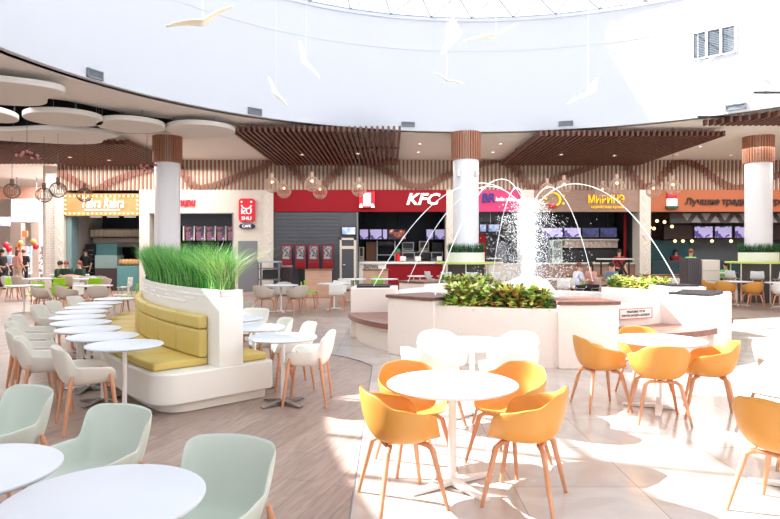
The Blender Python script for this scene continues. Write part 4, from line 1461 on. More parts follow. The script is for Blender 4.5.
def table_proto(D, base, label=''):
    t = thing('round_table', label, 'table')
    r_ = D / 2
    MB().lathe([(0, .722), (r_ - .02, .722), (r_, .736), (r_, .745), (r_ - .008, .75), (0, .75)], 56).build('tabletop', M_table, t)
    MB().tube([(0, 0, .03), (0, 0, .72)], .03 if D > .8 else .024, 16).build('column', M_wsteel, t)
    MB().lathe([(0, .70), (.11, .70), (.11, .722), (0, .722)], 20).build('mounting_plate', M_wsteel, t)
    mm = MB()
    L = r_ * .78
    for k in range(4):
        a = PI / 4 + k * PI / 2
        ca, sa = math.cos(a), math.sin(a)
        w0, w1 = .038, .03
        vs = [(-sa * w0, ca * w0, .012), (sa * w0, -ca * w0, .012), (ca * L + sa * w1, sa * L - ca * w1, 0), (ca * L - sa * w1, sa * L + ca * w1, 0),
              (-sa * w0, ca * w0, .05), (sa * w0, -ca * w0, .05), (ca * L + sa * w1, sa * L - ca * w1, .014), (ca * L - sa * w1, sa * L + ca * w1, .014)]
        mm.add(vs, [(0, 3, 2, 1), (4, 5, 6, 7), (0, 1, 5, 4), (1, 2, 6, 5), (2, 3, 7, 6), (3, 0, 4, 7)])
    mm.build('star_base', base, t, smooth=0)
    return t
TB = table_proto(.96, M_wsteel)
TS = table_proto(.76, M_steel)

def chair(pr, x, y, tx, ty, label, group=None):
    return place(pr, (x, y, 0), face(tx, ty), label, group)
# near table in the sun
gy = 'yellow armchairs in the sun'
T1 = (.457, 4.55)
place(TB, (*T1, 0), R(-12), 'round white table in front centre surrounded by four yellow chairs', 'large white round tables')
chair(YC, .08, 4.25, .93, .32, 'yellow armchair at the front left of the near central table, back to the camera', gy)
chair(YC, .93, 4.27, -.9, .42, 'yellow armchair at the front right of the near central table', gy)
chair(YC, .2, 4.98, .35, -.9, 'yellow armchair behind the near central table, left of its pair', gy)
chair(YC, .95, 4.98, -.75, -.7, 'yellow armchair behind the near central table, right of its pair', gy)
T2 = (2.93, 6.75)
place(TB, (*T2, 0), R(20), 'round white table by the bench recess with four yellow chairs', 'large white round tables')
chair(YC, 2.3, 6.78, 1, .12, 'yellow armchair left of the table by the bench recess, side view', gy)
chair(YC, 2.72, 6.28, .15, 1, 'yellow armchair in front of the table by the bench recess, back to the camera', gy)
chair(YC, 3.32, 6.45, -.85, .35, 'yellow armchair right of the table by the bench recess', gy)
chair(YC, 3.0, 7.32, 0, -1, 'yellow armchair hidden behind the table by the bench recess', gy)
T3 = (.86, 6.5)
gw = 'white armchairs in front of the planter'
place(TB, (*T3, 0), 0, 'glaring white round table in front of the planter, between white chairs', 'large white round tables')
chair(WTC, .4, 6.1, .6, .5, 'white armchair in front of the planter table, front left', gw)
chair(WTC, 1.15, 6.05, -.4, .7, 'white armchair in front of the planter table, front right', gw)
chair(WTC, .6, 6.98, .3, -.9, 'sunlit white armchair between planter and table, left', gw)
chair(WTC, 1.36, 6.92, -.6, -.7, 'sunlit white armchair between planter and table, right', gw)
T4 = (2.98, 4.42)
place(TB, (*T4, 0), R(10), 'white table cut by the right edge with a yellow chair before it', 'large white round tables')
chair(YC, 2.56, 4.02, .85, .55, 'yellow armchair cut by the right edge in the foreground', gy)
chair(WTC, 3.3, 5.0, -.2, -1, 'white armchair behind the table at the right edge', gw)
T5 = (4.62, 6.6)
place(TB, (*T5, 0), R(10), 'white round table just beyond the right edge', 'large white round tables')
chair(BTC, 4.08, 6.4, .95, .25, 'beige armchair cut by the right edge', 'beige armchairs')
# foreground left
ft = [(-1.12, 2.44), (-1.87, 2.74)]
place(TS, (*ft[0], 0), .3, 'white round table at the bottom left, the nearer and larger one', 'small white round tables')
place(TS, (*ft[1], 0), .8, 'white round table at the left edge beside the nearest one', 'small white round tables')
gm = 'mint armchairs in the left foreground'
chair(MC, -2.52, 3.95, -.5, -.87, 'mint armchair cut by the left edge, farthest of the three', gm)
chair(MC, -1.67, 3.42, -.42, -.9, 'mint armchair in the middle behind the two near tables', gm)
chair(MC, -.84, 2.8, -.3, -.95, 'mint armchair right of the nearest table, back seen large', gm)

# ------------------------------------------------------------------ the curved bench with the grass
BC = (5.03, 13.7)
def pol(r_, th):
    return (BC[0] + r_ * math.cos(R(th)), BC[1] + r_ * math.sin(R(th)))
TH0, TH1 = 188, 225
def arc_outline(r0, r1, t0, t1, cr, n_=30):
    """arc slab outline whose ends at t1 have rounded corners cr"""
    pts_ = []
    da = math.degrees(cr / r1)
    for i in range(n_ + 1):
        th = t0 + (t1 - da - t0) * i / n_
        pts_.append(pol(r1, th))
    for k in range(1, 7):   # outer corner at t1
        b = R(15 * k)
        pts_.append(pol(r1 - cr + cr * math.cos(b), t1 - da + da * math.sin(b)))
    db = math.degrees(.05 / r0)
    pts_.append(pol(r0 + .05, t1))
    pts_.append(pol(r0, t1 - db))
    for i in range(1, n_ + 1):
        th = t1 - db + (t0 - t1 + db) * i / n_
        pts_.append(pol(r0, th))
    return pts_
bt = thing('curved_bench', 'curved white bench with mustard cushions carrying a planter wall', 'bench', (*pol(9.7, 206), 0))
MB().prism(arc_outline(9.03, 10.45, TH0, TH1, .28), .1, .425).build('base', M_basew, bt, world=True, bevel=.015)
MB().prism(arc_outline(9.1, 10.32, TH0 + .3, TH1 - .35, .26), 0, .1).build('toe_kick', mat('toe_white', (226, 222, 214), .5), bt, world=True)
mm = MB()
mm.arcbox(BC, 9.45, 9.75, TH0, TH1 - .1, .425, 1.2, 40)
mm.arcbox(BC, 9.45, 9.49, TH0, TH1 - .1, 1.2, 1.275, 40)
mm.arcbox(BC, 9.71, 9.75, TH0, TH1 - .1, 1.2, 1.275, 40)
mm.arcbox(BC, 9.45, 9.75, TH1 - .35, TH1 - .1, 1.2, 1.275, 2)
mm.arcbox(BC, 9.45, 9.75, TH0, TH0 + .25, 1.2, 1.275, 2)
mm.build('planter_wall', M_basew, bt, world=True, bevel=.006)
MB().arcbox(BC, 9.495, 9.705, TH0 + .3, TH1 - .4, 1.2, 1.225, 40).build('soil', M_soil, bt, world=True)
mm = MB()
rg = random.Random(12)
for row, z in enumerate((1.205, 1.155, 1.105)):
    th = TH1 - 2.2 - row * 1.5
    while th > TH0 + 3:
        ln = rg.choice((.9, 1.6, 3.2, 5.0))
        mm.arcbox(BC, 9.745, 9.757, th - ln, th, z - .008, z + .008, max(2, int(ln * 2)))
        th -= ln + rg.choice((1.2, 2.2, 3.5))
mm.build('light_slots', mat('slot_white', (250, 252, 250), .4), bt, world=True)
nb = 9
tA, tB = TH0 + .6, TH1 - 1.5
for k in range(nb):
    a, b = tA + (tB - tA) * k / nb + .035, tA + (tB - tA) * (k + 1) / nb - .035
    MB().arcbox(BC, 9.76, 10.38, a, b, .427, .51, 6).build('seat_cushion', M_cushw, bt, world=True, bevel=.025, seg=3)
    MB().arcbox(BC, 9.755, 9.86, a, b, .515, .83, 6).build('back_cushion', M_cush, bt, world=True, bevel=.025, seg=3)
    MB().arcbox(BC, 9.755, 9.87, a, b, .835, .99, 6).build('head_cushion', M_cush, bt, world=True, bevel=.03, seg=3)
for k in range(nb):
    a, b = tA + (tB + .9 - tA) * k / nb + .035, tA + (tB + .9 - tA) * (k + 1) / nb - .035
    MB().arcbox(BC, 9.07, 9.44, a, b, .427, .51, 6).build('seat_cushion', M_cushw, bt, world=True, bevel=.025, seg=3)
rg = random.Random(21)
sp = []
for _ in range(9000):
    th = rg.uniform(TH0 + .4, TH1 - .5)
    r_ = rg.uniform(9.5, 9.70)
    if math.sin(th * 5.1) > .93 and rg.random() < .6:
        continue
    x, y = pol(r_, th)
    sp.append((x, y, 1.222, 1.0 + .12 * math.sin(th * 4.3)))
gr = put('bench_grass', grass_mesh('bench_grass', sp, .4, .62, .0035, G, .55, 5, 5))
tag(gr, 'long bright green grass growing from the curved bench planter', 'grass', None, 'stuff')
sp = []
for _ in range(420):
    th = rg.uniform(TH1 - 1.8, TH1 - .5)
    x, y = pol(rg.uniform(9.5, 9.7), th)
    sp.append((x, y, 1.222, 1.05))
gr = put('bench_grass', grass_mesh('bench_grass', sp, .42, .62, .003, [G[3], G[1], mat('straw', (206, 214, 150), .6)], 1.25, 9, 6))
tag(gr, 'pale fanning grass tuft at the near end of the bench planter', 'grass', None, 'stuff')

# row of small tables and chairs along the bench
rowt = [(-2.74, 6.4), (-3.25, 7.02), (-3.72, 7.65), (-4.15, 8.34), (-4.55, 9.04), (-4.86, 9.8), (-5.15, 10.6), (-5.33, 11.4), (-5.53, 12.45)]
for k, (x, y) in enumerate(rowt):
    place(TS, (x, y, 0), .2 + .3 * k, 'small white table along the curved bench, %s from the camera' % NUM[k], 'small white round tables')
    th = math.atan2(y - BC[1], x - BC[0])
    r_ = 11.05 if k == 0 else 11.2
    th += .008 if k == 0 else 0
    cx_, cy_ = BC[0] + r_ * math.cos(th), BC[1] + r_ * math.sin(th)
    if k == 5:
        continue
    chair(CC, cx_, cy_, math.cos(th + PI - R(10)) + rnd.uniform(-.04, .04), math.sin(th + PI - R(10)), 'cream shell armchair left of the bench row, %s in line from the camera' % NUM[k if k < 5 else k - 1], 'cream armchairs along the bench row')
# tables and chairs on the inner side
inn = [(-1.2, 6.95), (-1.72, 7.85), (-2.2, 8.85)]
for k, (x, y) in enumerate(inn):
    place(TS, (x, y, 0), .1 + .3 * k, 'white table on the right side of the curved bench, %s from the camera' % NUM[k], 'small white round tables')
MCW = wing_chair(M_whitep)
MCW['category'] = 'chair'
gi = 'white shell armchairs right of the bench'
chair(MCW, -.93, 7.02, -1, .02, 'white shell armchair nearest right of the bench, oak legs in view', gi)
chair(MCW, -1.25, 7.85, -1, -.35, 'white shell armchair second right of the bench, half hidden by the nearest', gi)
chair(MCW, -1.62, 8.3, -1, -.5, 'white shell armchair third right of the bench', gi)
chair(MCW, -2.2, 9.6, -.4, -1, 'white shell armchair beside the end face of the bench planter', gi)
chair(BTC, -2.75, 11.2, -.8, -.6, 'beige armchair peeping out right of the planter wall', 'beige armchairs')

# ------------------------------------------------------------------ dining area beyond
def far(px, py, z=0.0):
    return at(px, py, z)
gb = 'tables of the rear dining area'
def ft_(px, ptop, label, w_=.96):
    x, y = at(px, ptop, .745)
    place(TB if w_ > .8 else TS, (x, y, 0), rnd.uniform(0, 1.5), label, gb)
    return x, y
# left rear
x, y = ft_(24, 285.5, 'white table at the left edge of the rear dining area, base visible')
chair(GC, x + .55, y + .2, -1, -.1, 'green chair right of the rear table at the left edge', 'green chairs of the rear dining area')
chair(GC, x - .1, y + .65, 0, -1, 'green chair behind the rear table at the left edge', 'green chairs of the rear dining area')
chair(WC, x + 1.15, y + .4, -.3, -1, 'white side chair between the two rear green-chair tables', 'white side chairs of the rear dining area')
x, y = ft_(94, 285.5, 'white table between two beige armchairs, rear left')
chair(BTC, x - .5, y - .45, .5, .8, 'beige armchair with its back to the camera, rear left, left of two', 'beige armchairs')
chair(BTC, x + .35, y - .5, -.3, .9, 'beige armchair with its back to the camera, rear left, right of two', 'beige armchairs')
chair(BTC, x - 1.25, y - .3, 1, .4, 'beige armchair at the far left of the beige pair', 'beige armchairs')
chair(WC, x + .6, y + .35, -.8, -.4, 'white side chair right of the beige pair table', 'white side chairs of the rear dining area')
chair(GC, x + .95, y + .05, -1, -.3, 'green chair nearest the grass planter, rear left', 'green chairs of the rear dining area')
x, y = ft_(38, 278.5, 'white table behind the green chairs, rear left')
chair(GC, x + .9, y - .5, -.7, .5, 'green chair in front of the second rear left table', 'green chairs of the rear dining area')
chair(GC, x - .7, y - .2, 1, .2, 'green chair at the left of the second rear left table', 'green chairs of the rear dining area')
x, y = ft_(88, 278.5, 'white table with green chair beside it, in front of the bakery')
chair(GC, x - .75, y - .3, 1, .3, 'green chair in front of the bakery, left one', 'green chairs of the rear dining area')
chair(GC, x + .5, y - .6, -.6, .9, 'green chair in front of the bakery, right one', 'green chairs of the rear dining area')
chair(WC, x + 1.3, y - .1, -1, 0, 'white side chair near the bakery counter', 'white side chairs of the rear dining area')
# long communal table edge with grey stool backs
for k, px in enumerate((72, 80, 86, 97, 103, 10, 20)):
    x, y = (px - 390) / 620 * 22.5, 22.5
    place(WTC if k % 2 else BTC, (x, y, 0), face(0, 1), 'pale chair back in the farthest left row before the bakery, %s from the %s' % (NUM[k % 5], 'left' if k < 5 else 'picture edge'), 'pale chairs before the bakery')
# centre left rear
x, y = ft_(281, 285, 'white table with two beige armchairs before the grey trolley')
chair(BTC, x - .32, y - .75, .3, .8, 'beige armchair before the grey trolley, left of two', 'beige armchairs')
chair(BTC, x + .55, y - .7, -.6, .7, 'beige armchair before the grey trolley, right of two', 'beige armchairs')
chair(BTC, x - .05, y + .6, 0, -1, 'beige armchair behind the table before the grey trolley', 'beige armchairs')
x, y = ft_(334, 283.5, 'white table among green and white chairs left of the fountain')
chair(GC, x - .78, y + .95, 1, 0, 'green chair in side view left of the fountain, farther one', 'green chairs of the rear dining area')
chair(GC, x - .74, y - .05, 1, .1, 'green chair in side view left of the fountain, nearer one', 'green chairs of the rear dining area')
chair(WC, x + .15, y - .75, 0, 1, 'white side chair with its back to the camera left of the fountain', 'white side chairs of the rear dining area')
chair(WC, x + .1, y + .6, 0, -1, 'white side chair behind the table left of the fountain', 'white side chairs of the rear dining area')
x, y = ft_(352, 279, 'white table behind the white side chair, near the door')
chair(WC, x - .15, y - .7, .2, 1, 'white side chair in front of the white-framed door', 'white side chairs of the rear dining area')
x, y = ft_(384, 279, 'white table close behind the left fountain pier')
chair(GC, x - .75, y - .1, 1, 0, 'green chair just behind the left fountain pier', 'green chairs of the rear dining area')
chair(GC, x - .2, y + .55, .2, -1, 'green chair behind the table at the left fountain pier', 'green chairs of the rear dining area')
chair(GC, x + .8, y + .2, -1, 0, 'green chair in front of the red counter, left', 'green chairs of the rear dining area')
x, y = ft_(420, 276, 'white table in front of the red counter')
chair(GC, x + .6, y + .2, -1, -.1, 'green chair in front of the red counter, right', 'green chairs of the rear dining area')
# partitions of light wood in the rear
for k, (a, b, Y, lb) in enumerate(((305, 331, 22.5, 'light wood divider box below the red kiosks'), (363, 388, 22.5, 'light wood divider box below the pale counter front'), (566, 640, 21.5, 'long light wood divider in front of the noodle shop'), (645, 690, 22.2, 'light wood divider in front of the dark counter'))):
    t = thing('wooden_divider', lb, 'divider', (wx((a + b) / 2, Y), Y, 0), 0, 'wooden dividers of the rear dining area')
    MB().box(wx(a, Y), wx(b, Y), Y, Y + .4, 0, .98 if k < 2 else .8).build('body', wood_mat('divider_wood', (206, 164, 140), (222, 184, 160), (1, 4, 6)), t, world=True, bevel=.01)
    MB().box(wx(a, Y) - .03, wx(b, Y) + .03, Y - .03, Y + .43, .98 if k < 2 else .8, 1.02 if k < 2 else .84).build('ledge', BOXC[1], t, world=True)
# grey trolley
t = thing('tray_trolley', 'grey steel tray trolley against the pilaster left of the kiosks', 'trolley', (wx(268, 23), 23, 0))
mm = MB()
for xx in (wx(258, 23), wx(279, 23)):
    for yy in (23, 23.5):
        mm.box(xx - .03, xx + .03, yy - .03, yy + .03, .12, 1.28)
mm.build('posts', M_grey, t, world=True)
for z in (.25, .6, 1.0, 1.25):
    MB().box(wx(258, 23), wx(279, 23), 22.97, 23.53, z, z + .05).build('shelf', M_grey if z < 1.2 else mat('tray_blue', (176, 190, 214), .4), t, world=True)
MB().box(wx(262, 23), wx(277, 23), 23.05, 23.45, .65, .98).build('bin', M_black, t, world=True, bevel=.02)
mm = MB()
for xx in (wx(258, 23), wx(279, 23)):
    for yy in (23, 23.5):
        mm.sphere((xx, yy, .06), .06, 10, (.5, 1, 1))
mm.build('casters', M_black, t, world=True)
t = thing('waste_cart', 'dark bin cart next to the steel tray trolley', 'cart', (wx(285, 23.4), 23.4, 0))
MB().box(wx(280, 23.4), wx(291, 23.4), 23.4, 23.9, .12, 1.05).build('body', BOXC[2], t, world=True, bevel=.02)
MB().box(wx(280, 23.4), wx(291, 23.4), 23.38, 23.92, 1.05, 1.12).build('lid', M_grey, t, world=True, bevel=.02)
MB().lathe([(0, 0), (.2, 0), (.2, .12), (0, .12)], 12).build('foot', M_black, t)

# right rear
gyr = 'yellow armchairs at the rear right'
x, y = 10.75, 19.25
place(TB, (x, y, 0), .4, 'white table among yellow chairs, rear right', gb)
chair(YC, 10.15, 18.75, .7, .7, 'yellow armchair rear right, left of the pair with backs to the camera', gyr)
chair(YC, 10.78, 18.45, .1, .9, 'yellow armchair rear right, nearest and right of the pair', gyr)
chair(YC, 10.2, 19.7, 1, -.3, 'yellow armchair rear right, farthest left beside the white cabinet', gyr)
x, y = 11.75, 18.55
place(TB, (x, y, 0), .9, 'white table at the right edge behind the white armchair', gb)
chair(WTC, x - .4, y - .6, .5, .8, 'white armchair rear right with its back to the camera', 'white armchairs rear right')
chair(YC, x + .25, y - .75, -.3, .9, 'yellow armchair at the right edge in the rear', gyr)
t = boxthing('dark_column_bin', 'dark grey ribbed bin housing left of the white cabinet', 'cabinet', wx(687.5, 21), wx(701, 21), 21, 21.6, 0, wz(258, 21), mat('rib_grey', (84, 80, 86), .5))
mm = MB()
for k in range(6):
    mm.box(wx(688.5 + 2 * k, 21), wx(689.3 + 2 * k, 21), 20.97, 21, .05, wz(259, 21))
mm.build('ribs', mat('rib_light', (112, 106, 112), .5), t, world=True)
t = boxthing('white_drawer_cabinet', 'cream white cabinet with horizontal grooves, rear right', 'cabinet', wx(702.5, 21.0), wx(720, 21.0), 21.0, 21.6, 0, wz(260, 21.0), mat('warm_white', (246, 240, 226), .4))
mm = MB()
for k in range(3):
    z = .35 + .33 * k
    mm.box(wx(702.5, 21.0), wx(720, 21.0), 20.985, 21.0, z, z + .015)
mm.build('grooves', M_beigep, t, world=True)
x_, y_ = wx(726, 21.5), 21.5
t = thing('grey_table', 'small pale table where the green-shirted guest sits', 'table', (x_, y_, 0))
MB().box(-.33, .33, -.25, .25, .9, .95).build('tabletop', M_whitep, t, bevel=.01)
for sx in (-1, 1):
    MB().box(sx * .28 - .02, sx * .28 + .02, -.03, .03, 0, .9).build('leg', M_wsteel, t)
t = thing('high_table', 'white standing table with crossed black legs before the noodle shop', 'table', (wx(615, 22), 22, 0))
MB().box(wx(600, 22), wx(632, 22), 21.8, 22.4, 1.38, 1.42).build('tabletop', M_whitep, t, world=True)
mm = MB().tube([(wx(618, 22), 22.1, 0.84), (wx(628, 22), 22.1, 1.38)], .04, 6).tube([(wx(628, 22), 22.1, .84), (wx(618, 22), 22.1, 1.38)], .04, 6).tube([(wx(602, 22), 22.1, 0), (wx(602, 22), 22.1, 1.38)], .03, 6).tube([(wx(630, 22), 22.1, 0), (wx(630, 22), 22.1, 1.38)], .03, 6)
mm.build('trestle', M_black, t, world=True)
for k, px in enumerate((636, 643, 650, 657, 663, 671)):
    place(WC if k % 2 else BTC, (wx(px, 20.5), 20.5, 0), face(0, 1), 'pale chair back just over the rear right planter, %s from the left' % NUM[k], 'pale chairs over the rear right planter')
for k, (px, ptop) in enumerate(((577, 277), (606, 276.5), (560, 279))):
    x, y = ft_(px, ptop, 'white table before the noodle shop, %s' % ('middle one', 'rightmost', 'closest to the foam')[k])
    chair(WC, x - .1, y - .65, .1, 1, 'white side chair before the noodle shop, at the %s table' % ('middle', 'rightmost', 'foam-side')[k], 'white side chairs of the rear dining area')
    chair(GC, x + .6, y + .3, -1, -.2, 'green chair before the noodle shop, at the %s table' % ('middle', 'rightmost', 'foam-side')[k], 'green chairs of the rear dining area')

# ------------------------------------------------------------------ fountain
def fsec(name, label, cat, t0, t1, r0, r1, z1, m=M_stone, cap=None, grill=None, group=None, n_=12):
    a = R((t0 + t1) / 2)
    t = thing(name, label, cat, (FC[0] + 3.2 * math.cos(a), FC[1] + 3.2 * math.sin(a), 0), 0, group)
    MB().arcbox(FC, r0, r1, t0, t1, 0, z1, n_).build('body', m, t, world=True, bevel=.012, smooth=30)
    if cap:
        MB().arcbox(FC, r0 - .01, r1 + .03, t0 - .3, t1 + .3, z1, z1 + .05, n_).build('wood_cap', cap, t, world=True, bevel=.006, smooth=30)
    if grill:
        mm = MB()
        k = 0
        g0, g1 = grill
        nsl = 15
        for i in range(nsl):
            u = g0 + (g1 - g0) * i / nsl
            mm.arcbox(FC, r0 + .12, r1 - .12, u, u + (g1 - g0) / nsl * .55, z1, z1 + .035, 1)
        mm.build('slatted_grill', M_black, t, world=True, smooth=0)
    return t
gp = 'stone piers of the fountain'
fsec('fountain_pier', 'stone fountain pier with wood cap left of the front planter', 'pier', 218, 234, 2.7, 3.62, .93, cap=M_cap, group=gp)
fsec('fountain_pier', 'stone fountain pier with wood cap right of the front planter', 'pier', 264, 278, 2.7, 3.62, .93, cap=M_cap, group=gp)
fsec('fountain_pier', 'wide white stone pier with slatted grill right of the sign', 'pier', 310, 338, 2.7, 3.6, .97, grill=(312, 333), group=gp)
fsec('fountain_pier', 'farther right stone pier with slatted grill', 'pier', 0, 14, 2.8, 3.6, .97, grill=(1, 13), group=gp)
fsec('fountain_pier', 'stone pier with slatted grill at the left end of the left bench', 'pier', 168, 186, 2.7, 3.6, .97, grill=(169, 185), group=gp)
fsec('fountain_pier', 'stone pier with dark cap at the back left of the fountain', 'pier', 120, 136, 2.8, 3.6, .93, cap=M_cap, group=gp)
def fplanter(t0, t1, z1, label, nplants, seed, r0=2.85, r1=3.55):
    a = R((t0 + t1) / 2)
    t = thing('fountain_planter', label, 'planter', (FC[0] + 3.2 * math.cos(a), FC[1] + 3.2 * math.sin(a), 0), 0, 'stone planters of the fountain')
    mm = MB()
    mm.arcbox(FC, r1 - .08, r1, t0, t1, 0, z1, 14)
    mm.arcbox(FC, r0, r0 + .08, t0, t1, 0, z1, 14)
    mm.arcbox(FC, r0 + .08, r1 - .08, t0, t0 + .8, 0, z1, 2)
    mm.arcbox(FC, r0 + .08, r1 - .08, t1 - .8, t1, 0, z1, 2)
    mm.build('trough', M_stone, t, world=True, smooth=30)
    MB().arcbox(FC, r0 + .08, r1 - .08, t0 + .8, t1 - .8, z1 - .16, z1 - .07, 12).build('soil', M_soil, t, world=True)
    return t
fplanter(234, 264, .86, 'curved stone planter full of crotons at the front of the fountain', 0, 1)
fplanter(14, 42, .86, 'stone planter of crotons at the back right of the fountain', 0, 1)
fplanter(92, 120, .86, 'stone planter of crotons at the back left of the fountain', 0, 1)
fsec('fountain_wall', 'low stone wall along the back of the fountain', 'wall', 42.6, 91.4, 3.1, 3.5, .7, n_=20)
def fbench(t0, t1, label):
    a = R((t0 + t1) / 2)
    t = thing('recessed_bench', label, 'bench', (FC[0] + 3.2 * math.cos(a), FC[1] + 3.2 * math.sin(a), 0), 0, 'wooden benches set into the fountain')
    mm = MB()
    mm.arcbox(FC, 2.62, 2.74, t0, t1, 0, .86, 14)
    mm.arcbox(FC, 2.74, 3.5, t0, t1, 0, .4, 14)
    mm.build('stone_base', M_stone, t, world=True, smooth=30)
    nn = 6
    mm = MB()
    for k in range(nn):
        ra = 2.75 + (3.66 - 2.75) * k / nn
        mm.arcbox(FC, ra, ra + (3.66 - 2.75) / nn - .008, t0 + .1, t1 - .1, .4, .49, 16)
    mm.build('seat_boards', M_terra, t, world=True, smooth=30)
    return t
fbench(186, 218, 'wooden bench in the left recess of the fountain')
rb = fbench(278, 310, 'wooden bench in the right recess of the fountain, below the notice')
fbench(338, 360, 'wooden bench at the far right of the fountain')
fbench(136, 168, 'wooden bench at the back left of the fountain')
# notice on the recess wall
a = R(295.3)
nx, ny = FC[0] + 2.745 * math.cos(a), FC[1] + 2.745 * math.sin(a)
t = thing('notice_plate', 'white notice with red border and two text lines above the bench', 'sign', (nx, ny, .69), a + PI / 2)
MB().box(-.36, .36, -.02, .005, -.085, .085).build('plate', M_whitep, t, smooth=0)
mm = MB()
mm.box(-.36, .36, -.026, -.02, .075, .085).box(-.36, .36, -.026, -.02, -.085, -.075).box(-.36, -.35, -.026, -.02, -.085, .085).box(.35, .36, -.026, -.02, -.085, .085)
mm.build('border', mat('border_red', (196, 70, 70), .5), t, smooth=0)
text('lettering', '\u0423\u0412\u0410\u0416\u0410\u0415\u041c\u042b\u0415 \u0413\u041e\u0421\u0422\u0418!', .052, (0, -.022, .03), M_txt, t, extrude=.002, width=.4, world=False)
text('lettering', '\u0412 \u0424\u041e\u041d\u0422\u0410\u041d \u0417\u0410\u0425\u041e\u0414\u0418\u0422\u042c \u0417\u0410\u041f\u0420\u0415\u0429\u0415\u041d\u041e', .05, (0, -.022, -.03), M_txt, t, extrude=.002, width=.62, world=False)
# water
M_water = mat('pool_water', (214, 232, 238), .06)
o = MB().lathe([(0, .5), (2.6, .5), (2.6, .3), (0, .3)], 48, (FC[0], FC[1], 0)).build('pool_water', M_water)
tag(o, 'shallow bright water inside the fountain ring', 'water', None, 'stuff')
M_foam = mat('white_foam', (250, 252, 255), .6)
def arc_jet(th, label):
    a = R(th)
    pts_, rad = [], []
    for i in range(27):
        r_ = 3.14 + (.12 - 3.14) * i / 26
        z = 3.07 - .43 * (r_ - .95) ** 2 if r_ > .95 else 3.07 - .7 * (r_ - .95) ** 2
        pts_.append((FC[0] + r_ * math.cos(a), FC[1] + r_ * math.sin(a), z))
        rad.append(.007 + .004 * math.sin(i * 2.2) ** 2)
    pts_.insert(0, (FC[0] + 3.16 * math.cos(a), FC[1] + 3.16 * math.sin(a), .98))
    rad.insert(0, .02)
    o_ = MB().tube(pts_, rad, 6).build('water_arc', M_foam)
    tag(o_, label, 'water jet', 'thin arching jets of the fountain')
for k in (0, 1, 2, 3, 4, 5):
    arc_jet(4 + 45 * k, 'thin water arc leaping to the %s of the central spout' % ('right', 'rear right', 'rear', 'rear left', 'left', 'front left', 'front', 'front right')[k])
# central spout: foam core plus droplets
rg = random.Random(4)
vs_, fs_ = [], []
N1, N2 = 26, 20
for i in range(N1):
    u = i / (N1 - 1)
    z = .5 + u * 2.2
    r0_ = .05 + .06 * math.sin(u * PI) + (.0 if u < .9 else -.12 * (u - .9) / .1)
    for j in range(N2):
        a = 2 * PI * j / N2
        r_ = r0_ * (1 + .9 * noise.noise(Vector((math.cos(a) * 2, math.sin(a) * 2, z * 5))))
        vs_.append((FC[0] + r_ * math.cos(a), FC[1] + r_ * math.sin(a), z))
mb = MB()
fs_ = [(i * N2 + j, i * N2 + (j + 1) % N2, (i + 1) * N2 + (j + 1) % N2, (i + 1) * N2 + j) for i in range(N1 - 1) for j in range(N2)]
fs_ += [tuple(range((N1 - 1) * N2, N1 * N2))]
mb.add(vs_, fs_)
for _ in range(13000):
    u = rg.random()
    z = .55 + 2.2 * u
    sp_ = abs(rg.gauss(0, .09)) if rg.random() < .3 else abs(rg.gauss(0, .2 + .34 * (1 - u) ** .6 * (u < .85)))
    a = rg.uniform(0, 2 * PI)
    rr_ = .05 + sp_
    s = rg.uniform(.003, .0075)
    c = Vector((FC[0] + rr_ * math.cos(a), FC[1] + rr_ * math.sin(a), z))
    v = [c + Vector(d) * s for d in ((1, 0, 0), (-1, 0, 0), (0, 1, 0), (0, -1, 0), (0, 0, 1.6), (0, 0, -1.6))]
    mb.add(v, [(0, 2, 4), (2, 1, 4), (1, 3, 4), (3, 0, 4), (2, 0, 5), (1, 2, 5), (3, 1, 5), (0, 3, 5)])
o = mb.build('water_spout', M_foam)
tag(o, 'tall white foaming spout with flying droplets in the middle of the fountain', 'water jet', None, 'stuff')
mb = MB()
vs_, fs_ = [], []
N1, N2 = 14, 40
for i in range(N1):
    u = i / (N1 - 1)
    for j in range(N2):
        a = 2 * PI * j / N2
        r_ = .6 * math.sin(u * PI / 2) ** .9 * (1 + .12 * noise.noise(Vector((math.cos(a) * 2, math.sin(a) * 2, u * 3))))
        vs_.append((FC[0] + r_ * math.cos(a), FC[1] + r_ * math.sin(a), .48 + .72 * math.cos(u * PI / 2) ** .7 + .03 * noise.noise(Vector((a * 2, u * 6, 1)))))
fs_ = [(i * N2 + j, i * N2 + (j + 1) % N2, (i + 1) * N2 + (j + 1) % N2, (i + 1) * N2 + j) for i in range(N1 - 1) for j in range(N2)]
mb.add(vs_, fs_)
o = mb.build('foam_dome', M_foam)
tag(o, 'round dome of white foam at the foot of the spout', 'water', None, 'stuff')

